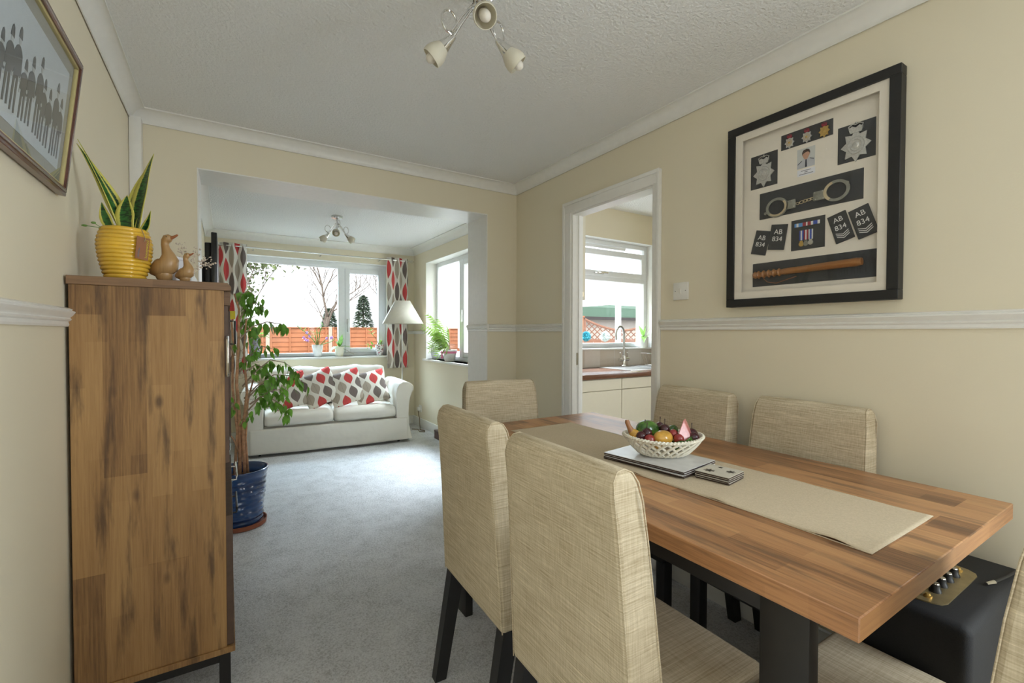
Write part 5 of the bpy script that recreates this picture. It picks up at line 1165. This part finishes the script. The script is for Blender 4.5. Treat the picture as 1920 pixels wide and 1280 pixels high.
for k in range(16): a = k*2.4; leafshape(lf, c+Vector((.015, 0, .13+.004*k)), (math.cos(a), math.sin(a)*.8, .5), .05, .012, droop=.3)
b.build('stems', 'bark', o, ang=180); lf.build('foliage', 'limeleaf', o, ang=180, recalc=False)
# side sill: palm in basket, egg, scent bottle
SX = LX1+.055; c = Vector((SX, 4.98, SZ0)); o = thing('potted_palm', 'feathery palm in a white wicker basket with a pink ribbon on the side sill', 'plant', c)
MB().lathe([(0, 0), (.068, 0), (.072, .005), (.098, .125), (.103, .132), (.098, .138), (.092, .132), (.088, .118), (0, .115)], c, 40, .80, 1.08, fn=lambda a, z: .0016*math.sin(a*20+(z*200 % 2)*PI) if .004 < z < .13 else 0).build('basket', 'wicker', o)
b = MB(); b.lathe([(.0945, .095), (.0975, .095), (.1025, .119), (.0995, .119)], c, 40, .80, 1.08); bq = c + Vector((-.052, .082, .100))
for sg in (-1, 1): b.ball(bq + Vector((-.012, sg*.02, .004)), (.008, .020, .014), 10, 8); b.tube([bq+Vector((-.012, 0, 0)), bq+Vector((-.012, sg*.012, -.04)), bq+Vector((-.008, sg*.018, -.07))], [.004, .007, .008], 6)
b.build('ribbon', 'pink', o)
MB().lathe([(0, .114), (.087, .117), (0, .124)], c, 24, .8, 1.08).build('soil', 'soil', o)
b = MB(); st = MB(); rnd = random.Random(21)
FR = [(.75, .50, .06), (.55, .52, .10), (.40, .36, .12), (-.45, .50, .12), (.05, .52, .10), (-.05, .40, .16), (.62, .46, .10), (.50, .40, .22), (.36, .48, .25), (.16, .52, .32), (.0, .62, .14), (-.12, .58, .20), (-.30, .50, .16), (-.40, .40, .22), (.30, .30, .30), (.45, .22, .38), (-.2, .30, .25), (.1, .42, .30), (.22, .62, .1), (.55, .30, .2), (-.34, .30, .3)]
for yy, L, dr in FR:
    L = L*.92; dr = min(dr, .22); A = c + Vector((rnd.uniform(-.03, .02), rnd.uniform(-.04, .04), .12)); D = Vector((-.20+rnd.uniform(-.15, .1), yy*1.0, .95)).normalized(); pts = []
    for i in range(13):
        t = i/12; pts.append(A + D*(L*t) + Vector((-.05, yy*.25, -dr*1.1))*(t*t))
    st.tube(pts, [.003*(1-.7*i/12) for i in range(13)], 5)
    for i in range(3, 13):
        tn = (pts[min(12, i+1)]-pts[i-1]).normalized(); sd = tn.cross(Vector((1, 0, .15))).normalized()
        for sg in (-1, 1): leafshape(b, pts[i], tn*.65 + sd*sg*.8 + Vector((-.1, 0, -.1)), .085*math.sin(PI*(i-1)/13)**.6+.014, .0085, droop=.25, up=Vector((1, 0, .2)))
st.build('stalks', 'twig', o, ang=180); b.build('foliage', 'palm', o, ang=180, recalc=False)
c = Vector((SX+.0, 5.42, SZ0)); o = thing('egg_humidifier', 'pearl white egg-shaped gadget on the side sill, left of the palm', 'humidifier', c)
MB().lathe([(0, .004), (.034, .004), (.050, .035), (.058, .075), (.0585, .105), (.0575, .108)], c, 28).build('lower_shell', 'eggplastic', o); MB().lathe([(.0575, .1085), (.0585, .112), (.055, .145), (.043, .175), (.022, .192), (0, .196)], c, 28).build('upper_shell', 'whitepot', o); MB().lathe([(0, 0), (.03, 0), (.032, .006), (0, .006)], c, 20).build('foot', 'steel', o)
MB().box(SX-.052, SX-.02, 5.40, 5.44, SZ0+.160, SZ0+.184, .004).build('nozzle', 'greypot', o)
c = Vector((SX-.01, 4.40, SZ0)); o = thing('snow_globe', 'small glass ornament on a brown base at the right end of the side sill', 'ornament', c)
MB().lathe([(0, 0), (.040, 0), (.042, .012), (.032, .03), (0, .032)], c, 20).build('base', 'bark', o); MB().ball(c+Vector((0, 0, .065)), .036, 18, 12).build('globe', 'whitepot', o); MB().ball(c+Vector((-.012, -.03, .07)), (.014, .012, .018), 10, 8).build('figure', 'redrib', o); MB().lathe([(0, .095), (.010, .1), (.006, .125), (0, .145)], c, 12).build('finial', 'whitepot', o)

# ------------------------------------------------------------------ kitchen
KF = 2.82
def base_unit(x0, x1, label):
    o = thing('base_cabinet', label, 'cabinet', ((x0+x1)/2, KF+.29, 0), 0, 'cream kitchen base cabinets')
    MB().box(x0+.001, x1-.001, KF+.02, KY-.005, .10, .868).build('carcass', 'kitchen', o); MB().box(x0+.001, x1-.001, KF+.06, KF+.08, 0, .10).build('plinth', 'kitchen', o)
    MB().box(x0+.002, x1-.002, KF, KF+.019, .11, .765, .002, 1).build('door', 'kitchen', o); MB().box(x0+.002, x1-.002, KF, KF+.019, .770, .862, .002, 1).build('drawer_front', 'kitchen', o); return o
base_unit(2.20, 2.885, 'cream kitchen base cabinet seen through the doorway, left of the door gap'); base_unit(2.887, 3.50, 'cream kitchen base cabinet seen through the doorway, right of the door gap'); base_unit(3.502, 4.13, 'cream kitchen base cabinet at the far right, mostly hidden by the door frame')
wt = MB(); wt.box(2.195, 4.15, KF-.02, KY-.002, .870, .910, .004); tag(wt.build('kitchen_worktop', 'worktop', None), 'walnut worktop with a dark wood front edge under the kitchen window', 'worktop')
struct('trim_15', MB().box(2.20, 2.72-.0, KY-.009, KY-.001, .912, 1.56).box(2.72, KX1-.005, KY-.009, KY-.001, .912, KWZ0-.018).box(KX1-.0+.001-.01, KX1-.001, 2.8, KY-.01, .912, 1.5).box(KWX1+.03, KX1-.012, KY-.009, KY-.001, KWZ0-.018, 1.5), 'tiles')
sn = thing('kitchen_sink', 'steel sink and drainer set in the kitchen worktop', 'sink', (3.50, 3.12, .91))
b = MB(); b.box(3.10, 4.02, 2.92, 2.95, .909, .916, .002).box(3.10, 4.02, 3.31, 3.34, .909, .916, .002).box(3.10, 3.16, 2.95, 3.31, .909, .916, .002).box(3.58, 3.62, 2.95, 3.31, .909, .916, .002).box(3.98, 4.02, 2.95, 3.31, .909, .916, .002).box(3.62, 3.98, 2.95, 3.31, .909, .9125); b.build('rim', 'steel', sn)
b = MB(); b.box(3.16, 3.58, 2.95, 3.31, .9095, .9112); b.build('bowl', 'steel', sn)
tp = thing('kitchen_tap', 'tall brushed steel swan-neck tap at the kitchen sink', 'tap', (3.428, 3.325, .9165))
tx, ty = 3.428, 3.325
MB().lathe([(0, 0), (.026, 0), (.026, .006), (.020, .012), (.0195, .10), (.014, .112), (0, .112)], (tx, ty, .9165), 20).build('body', 'chrome', tp)
pts = [(tx, ty, 1.02), (tx, ty, 1.22)] + [(tx-.075+.075*math.cos(a), ty-.02*(1-math.cos(a)), 1.235+.085*math.sin(a)) for a in [PI*i/12 for i in range(0, 13)]]; pts += [(tx-.152, ty-.045, 1.20), (tx-.155, ty-.046, 1.185)]
MB().tube(pts, .0125, 12).build('spout', 'steel', tp)
MB().tube([(tx-.075, ty-.012, .985), (tx+.075, ty+.012, .985)], .0175, 14).build('valve_bar', 'chrome', tp)
for sg in (-1, 1): MB().tube([(tx+sg*.060, ty+sg*.010, .995), (tx+sg*.062, ty+sg*.010, 1.048)], .0035, 8).ball((tx+sg*.062, ty+sg*.010, 1.05), .006, 8, 6).build('lever', 'chrome', tp)
dr = thing('dish_rack', 'wire dish rack on the drainer at the right of the tap', 'dish rack', (3.83, 3.16, .9165))
b = MB()
for z, q in ((1.045, 0), (.925, .03)): b.tube([(3.64+q, 2.97+q, z), (4.0-q, 2.97+q, z), (4.0-q, 3.29-q, z), (3.64+q, 3.29-q, z)], .004, 8, True)
for i in range(9): x = .045*i; b.tube([(3.64+x, 2.97, 1.045), (3.67+x*.9, 3.0, .925), (3.67+x*.9, 3.26, .925), (3.64+x, 3.29, 1.045)], .0022, 6)
for x in (3.67, 3.97):
    for y in (3.0, 3.26): b.tube([(x, y, .926), (x, y, .9168)], .004, 6)
b.build('wire_basket', 'chrome', dr)
c = Vector((3.838, KY+.02, KWZ0)); o = thing('potted_orchid', 'orchid with strappy leaves in a white pot on the kitchen window sill', 'plant', c)
MB().lathe([(0, 0), (.046, 0), (.050, .004), (.055, .108), (.055, .112), (.051, .112), (.050, .095), (0, .093)], c, 28).build('pot', 'whitepot', o); MB().lathe([(0, .092), (.0505, .094), (.03, .108), (0, .116)], c, 20).build('bark_chips', 'soil', o)
lf = MB()
for d, L, W, dd in (((-.75, -.25, .85), .20, .026, .06), ((-.55, -.5, .30), .17, .036, .75), ((.02, -.1, 1), .135, .025, .08), ((-.8, .0, .35), .09, .014, .1), ((.5, -.3, .5), .09, .018, .5)): leafshape(lf, c+Vector((0, -.01, .105)), d, L, W, droop=dd)
lf.build('foliage', 'orchidleaf', o, ang=180, recalc=False)
b = MB(); b.tube([c+Vector(p) for p in ((.01, 0, .10), (.05, -.01, .16), (.10, -.01, .215))], .0016, 5).tube([c+Vector(p) for p in ((.0, 0, .10), (.03, -.03, .13), (.02, -.04, .10))], .003, 5); b.build('aerial_root', 'twig', o, ang=180)
wc = thing('wall_cabinet', 'cream kitchen wall cabinet at the left of the kitchen window', 'cabinet', (2.40, 3.25, 1.56)); MB().box(2.20, 2.688, KY-.32, KY-.012, 1.56, 2.34, .002).build('carcass', 'kitchen', wc); MB().box(2.202, 2.692, KY-.341, KY-.322, 1.545, 2.345, .002).build('door', 'kitchen', wc); MB().box(2.658, 2.672, KY-.3425, KY-.340, 1.575, 1.615).build('hinge_cap', 'ivory', wc)

# ------------------------------------------------------------------ outside
GZ = -.45
struct('ground', MB().box(-30, 40, YB-8, 45, GZ-.2, GZ), 'paving')
struct('floor_conservatory', MB().box(LX1+.27, 5.3, KY+.26, 6.95, GZ, -.10), 'paving')
gf = thing('garden_fence', 'orange-stained lap panel garden fence seen through the lounge window', 'fence', (4.0, 15.0, GZ))
FT_ = 1.42
for k in range(-3, 7):
    x0 = 1.0+1.72*k
    MB().box(x0-.05, x0+.05, 14.95, 15.05, GZ, FT_+.02, .004, 1).build('post', 'fencepost', gf)
    b = MB()
    for i in range(13):
        z = GZ+.06+i*.137; b.quad((x0+.05, 14.985, z), (x0+1.67, 14.985, z), (x0+1.67, 15.012, z+.15), (x0+.05, 15.012, z+.15))
        b.box(x0+.05, x0+1.67, 14.984, 15.012, z-.004, z+.012)
    for f in (.02, .335, .655, .965): b.box(x0+.05+1.6*f-.02, x0+.05+1.6*f+.022, 14.96, 14.984, GZ+.05, FT_-.01)
    b.box(x0+.045, x0+1.675, 14.955, 15.03, FT_-.03, FT_, .003, 1); b.build('panel', 'fence', gf)
# conservatory
cv = thing('conservatory', 'white framed glazed conservatory outside the kitchen and side windows', 'conservatory', (3.9, 5.3, -.10))
CXR, CYE, EZ = 5.2, 6.8, 2.22
b = MB(); w = .07
b.box(CXR-.035, CXR+.035, KY+.3, CYE, EZ-.06, EZ+.05, .006).box(CXR-.035, CXR+.035, KY+.3, CYE, -.10, .40, .006).box(CXR-.03, CXR+.03, KY+.3, CYE, 1.705, 1.775, .006)
for y in (KY+.34, 4.25, 5.17, 6.10, 6.77): b.box(CXR-.034, CXR+.034, y-w/2, y+w/2, .35, EZ, .006)
frame_box(b, 0, 0, 0, 0, 0, 0, 0) if False else None
b.build('side_frame', 'upvc', cv)
b = MB(SW); 
for y0, y1 in ((4.29, 5.13), ): frame_box(b, y0, y1, 1.78, EZ-.07, .05, CXR-.045, CXR+.02)
b.build('top_sash', 'upvc', cv)
MB().box(CXR-.003, CXR+.003, KY+.38, CYE-.04, .40, EZ-.05).build('side_glazing', 'glass', cv)
b = MB()
b.box(LX1+.27, CXR, CYE-.035, CYE+.035, EZ-.06, EZ+.05, .006).box(LX1+.27, 2.95, CYE-.03, CYE+.03, -.1, .40, .006).box(4.0, CXR, CYE-.03, CYE+.03, -.1, .40, .006)
for x in (LX1+.31, 4.6): b.box(x-w/2, x+w/2, CYE-.034, CYE+.034, -.1, EZ, .006)
b.build('end_frame', 'upvc', cv)
b = MB(); frame_box(b, 2.93, 3.92, -.09, 2.15, .10, CYE-.03, CYE+.03); b.box(3.02, 3.83, CYE-.028, CYE+.028, 1.60, 1.72, .01).box(3.02, 3.83, CYE-.02, CYE+.02, -.05, .95, .004).box(3.22, 3.30, CYE-.03, CYE+.028, 1.0, 2.1, .01).box(3.50, 3.58, CYE-.03, CYE+.028, 1.0, 2.1, .01); b.build('door', 'upvc', cv)
MB().box(LX1+.34, CXR-.03, CYE-.003, CYE+.003, .40, EZ-.05).build('end_glazing', 'glass', cv)
b = MB()
def roofz(x): return EZ+.05 + (CXR-x)*.24
for y in (KY+.36, 4.3, 5.2, 6.1, CYE): b.tube([(CXR, y, roofz(CXR)), (LX1+.27, y, roofz(LX1+.27))], .028, 6)
b.box(LX1+.265, LX1+.32, KY+.3, CYE, roofz(LX1+.27)-.05, roofz(LX1+.27)+.05); b.build('roof_bars', 'upvc', cv)
b = MB(); b.quad((CXR, KY+.36, roofz(CXR)+.02), (CXR, CYE, roofz(CXR)+.02), (LX1+.27, CYE, roofz(LX1+.27)+.02), (LX1+.27, KY+.36, roofz(LX1+.27)+.02)); b.build('roof_glazing', 'glass', cv)
# pompoms
for x, y, mat, lab in ((4.39, 5.0, 'pom', 'turquoise pompom flower ornament seen through the kitchen window'), (4.55, 4.78, 'pomw', 'white pompom flower ornament right of the turquoise one')):
    o = thing('pompom_ornament', lab, 'ornament', (x, y, -.10), 0, 'pompom ornaments in the conservatory'); b = MB(); rnd = random.Random(4); C_ = Vector((x, y, 1.205))
    for k in range(420):
        z = rnd.uniform(-1, 1); a = rnd.uniform(0, 2*PI); d = Vector(((1-z*z)**.5*math.cos(a), (1-z*z)**.5*math.sin(a), z)); leafshape(b, C_+d*.012, d, .068, .006, up=Vector((a, 1, z)), droop=0)
    b.ball(C_, .045, 12, 8); b.build('flower_head', mat, o, ang=180, recalc=False); MB().tube([(x, y, .10), (x+.02, y, .7), (x, y, 1.2)], .004, 6).build('stem', 'shedroof', o)
    MB().lathe([(0, 0), (.09, 0), (.12, .22), (.11, .22), (.10, .05), (0, .05)], (x, y, -.10), 20).lathe([(0, .19), (.105, .19), (0, .20)], (x, y, -.10), 16).build('pot', 'whitepot', o)
# trellis fence and shed
TZM = Matrix.Translation((0, 0, -GZ))
tf = thing('trellis_fence', 'orange trellis fence panel with a dipped top beyond the conservatory', 'fence', (8.55, 8.35, GZ), R(-45))
b = MB(TZM)
def top(x): return 1.62 - .30*(1-(abs(x)/.95)**1.7) if abs(x) < .95 else 1.62
b.tube([(x*.05, 0, top(x*.05)) for x in range(-19, 20)], .035, 6); b.box(-.95, .95, -.02, .02, 1.03, 1.10).box(-.97, -.92, -.02, .02, GZ, 1.62).box(.92, .97, -.02, .02, GZ, 1.62); b.build('frame', 'trellis', tf, False)
b = MB(TZM)
for sg in (-1, 1):
    for k in range(-14, 15):
        x0 = k*.14; pts = []
        for i in range(13):
            z = 1.08 + i*.045; x = x0 + sg*(z-1.08)
            if abs(x) < .93 and z < top(x): pts.append((x, sg*.006, z))
        if len(pts) > 1: b.tube(pts, .012, 4)
b.build('lattice', 'trellis', tf, False)
b = MB(TZM)
for k in range(9): b.box(-.93+k*.207, -.93+k*.207+.195, -.012, .012, GZ, 1.04)
b.build('boards', 'fence', tf, False)
MB(TZM).box(-1.10, -.98, -.06, .06, GZ, 1.66, .005).box(-1.13, -.95, -.09, .09, 1.66, 1.70, .005).build('post', 'fence', tf, False); MB(TZM).box(.98, 1.10, -.06, .06, GZ, 1.66, .005).box(.95, 1.13, -.09, .09, 1.66, 1.70, .005).build('post', 'fence', tf, False)
for sg in (-1,):
    b = MB(TZM); 
    for k in range(9): b.box(-2.98+k*.207, -2.98+k*.207+.195, -.012, .012, GZ, 1.35)
    b.build('boards', 'fence', tf, False)
sh = thing('garden_shed', 'pale garden building with a green felt roof behind the trellis', 'shed', (11.5, 12.2, GZ)); MB().box(8.2, 15.5, 11.6, 14.5, GZ, 1.80).build('walls', 'shedwall', sh)
b = MB(); b.prism([(11.35, 1.78), (14.75, 1.78), (14.75, 1.90), (13.0, 2.35), (11.35, 2.12)], 0, 8.0, 15.7); b.build('roof', 'shedroof', sh)
b = MB(); b.box(7.98, 15.72, 11.30, 11.36, 1.70, 1.80); b.build('gutter', 'darkunit', sh)
# trees
def tree(name, label, loc, height, seed, spread, levels, r0, mat='treebark', leaf=None, nleaf=0, lsize=.2, group='trees beyond the garden fence'):
    o = thing(name, label, 'tree', loc, 0, group); rnd = random.Random(seed); b = MB(); tips = []
    def grow(p, d, L, r, lv):
        pts = [p]; q = p.copy(); dd = d.copy()
        for i in range(4):
            dd = (dd + Vector((rnd.uniform(-.2, .2), rnd.uniform(-.2, .2), rnd.uniform(-.03, .14)))).normalized(); q = q + dd*(L/4); pts.append(q.copy())
        b.tube(pts, [r*(1-.09*i) for i in range(5)], 6 if lv > 2 else 4)
        if lv <= 0: tips.append(q); return
        n = 3 if lv > 1 else 4
        for k in range(n):
            a = rnd.uniform(0, 2*PI); nd = (dd + Vector((math.cos(a), math.sin(a), rnd.uniform(-.1, .4)))*spread*rnd.uniform(.6, 1.2)).normalized(); at = pts[2+min(2, k)] if k < 3 else pts[-1]; grow(at, nd, L*rnd.uniform(.58, .78), r*.58, lv-1)
    grow(Vector(loc), Vector((0, 0, 1)), height, r0, levels); b.build('trunk', mat, o, ang=180)
    if nleaf:
        lf = MB()
        for k in range(nleaf):
            t = rnd.choice(tips) + Vector((rnd.gauss(0, 1), rnd.gauss(0, 1), rnd.gauss(0, 1)))*lsize*1.6; d = Vector((rnd.uniform(-1, 1), rnd.uniform(-1, 1), rnd.uniform(-1, .6))); leafshape(lf, t, d, lsize, lsize*.35, droop=.1)
        lf.build('foliage', leaf, o, ang=180, recalc=False)
tree('bare_tree', 'bare forked tree beyond the fence, left of the window mullion', (3.0, 17.5, GZ), 2.3, 8, .62, 5, .075)
tree('bare_tree', 'bare twiggy tree beyond the fence, seen in the right-hand casement', (4.95, 18.5, GZ), 2.6, 15, .6, 5, .09)
tree('leafy_tree', 'pale leafy tree beyond the fence at the left edge of the window', (.95, 21.5, GZ), 2.9, 4, .6, 4, .07, 'treebark', 'birch', 4200, .20)
def conifer(label, loc, h, r, seed):
    o = thing('conifer', label, 'tree', loc, 0, 'conifers beyond the garden fence'); rnd = random.Random(seed); MB().tube([loc, (loc[0], loc[1], loc[2]+h)], [.10, .02], 7).build('trunk', 'treebark', o); lf = MB()
    for k in range(1500):
        t = rnd.random()**.8; a = rnd.uniform(0, 2*PI); q = r*(1-t)**.8*rnd.uniform(.5, 1); p = Vector(loc) + Vector((q*math.cos(a), q*math.sin(a), .4+h*.97*t)); leafshape(lf, p, (math.cos(a), math.sin(a), rnd.uniform(-.3, .5)), .22, .06, droop=.2)
    lf.build('foliage', 'evergreen', o, ang=180, recalc=False)
conifer('dark conifer beyond the fence, left of the bare tree in the casement', (5.1, 20.5, GZ), 3.0, .7, 2); conifer('broad conifer beyond the fence at the right edge of the casement', (6.9, 21.5, GZ), 3.2, .8, 6); conifer('low conifer just above the fence, behind the mullion', (4.4, 24.5, GZ), 2.6, .8, 9)
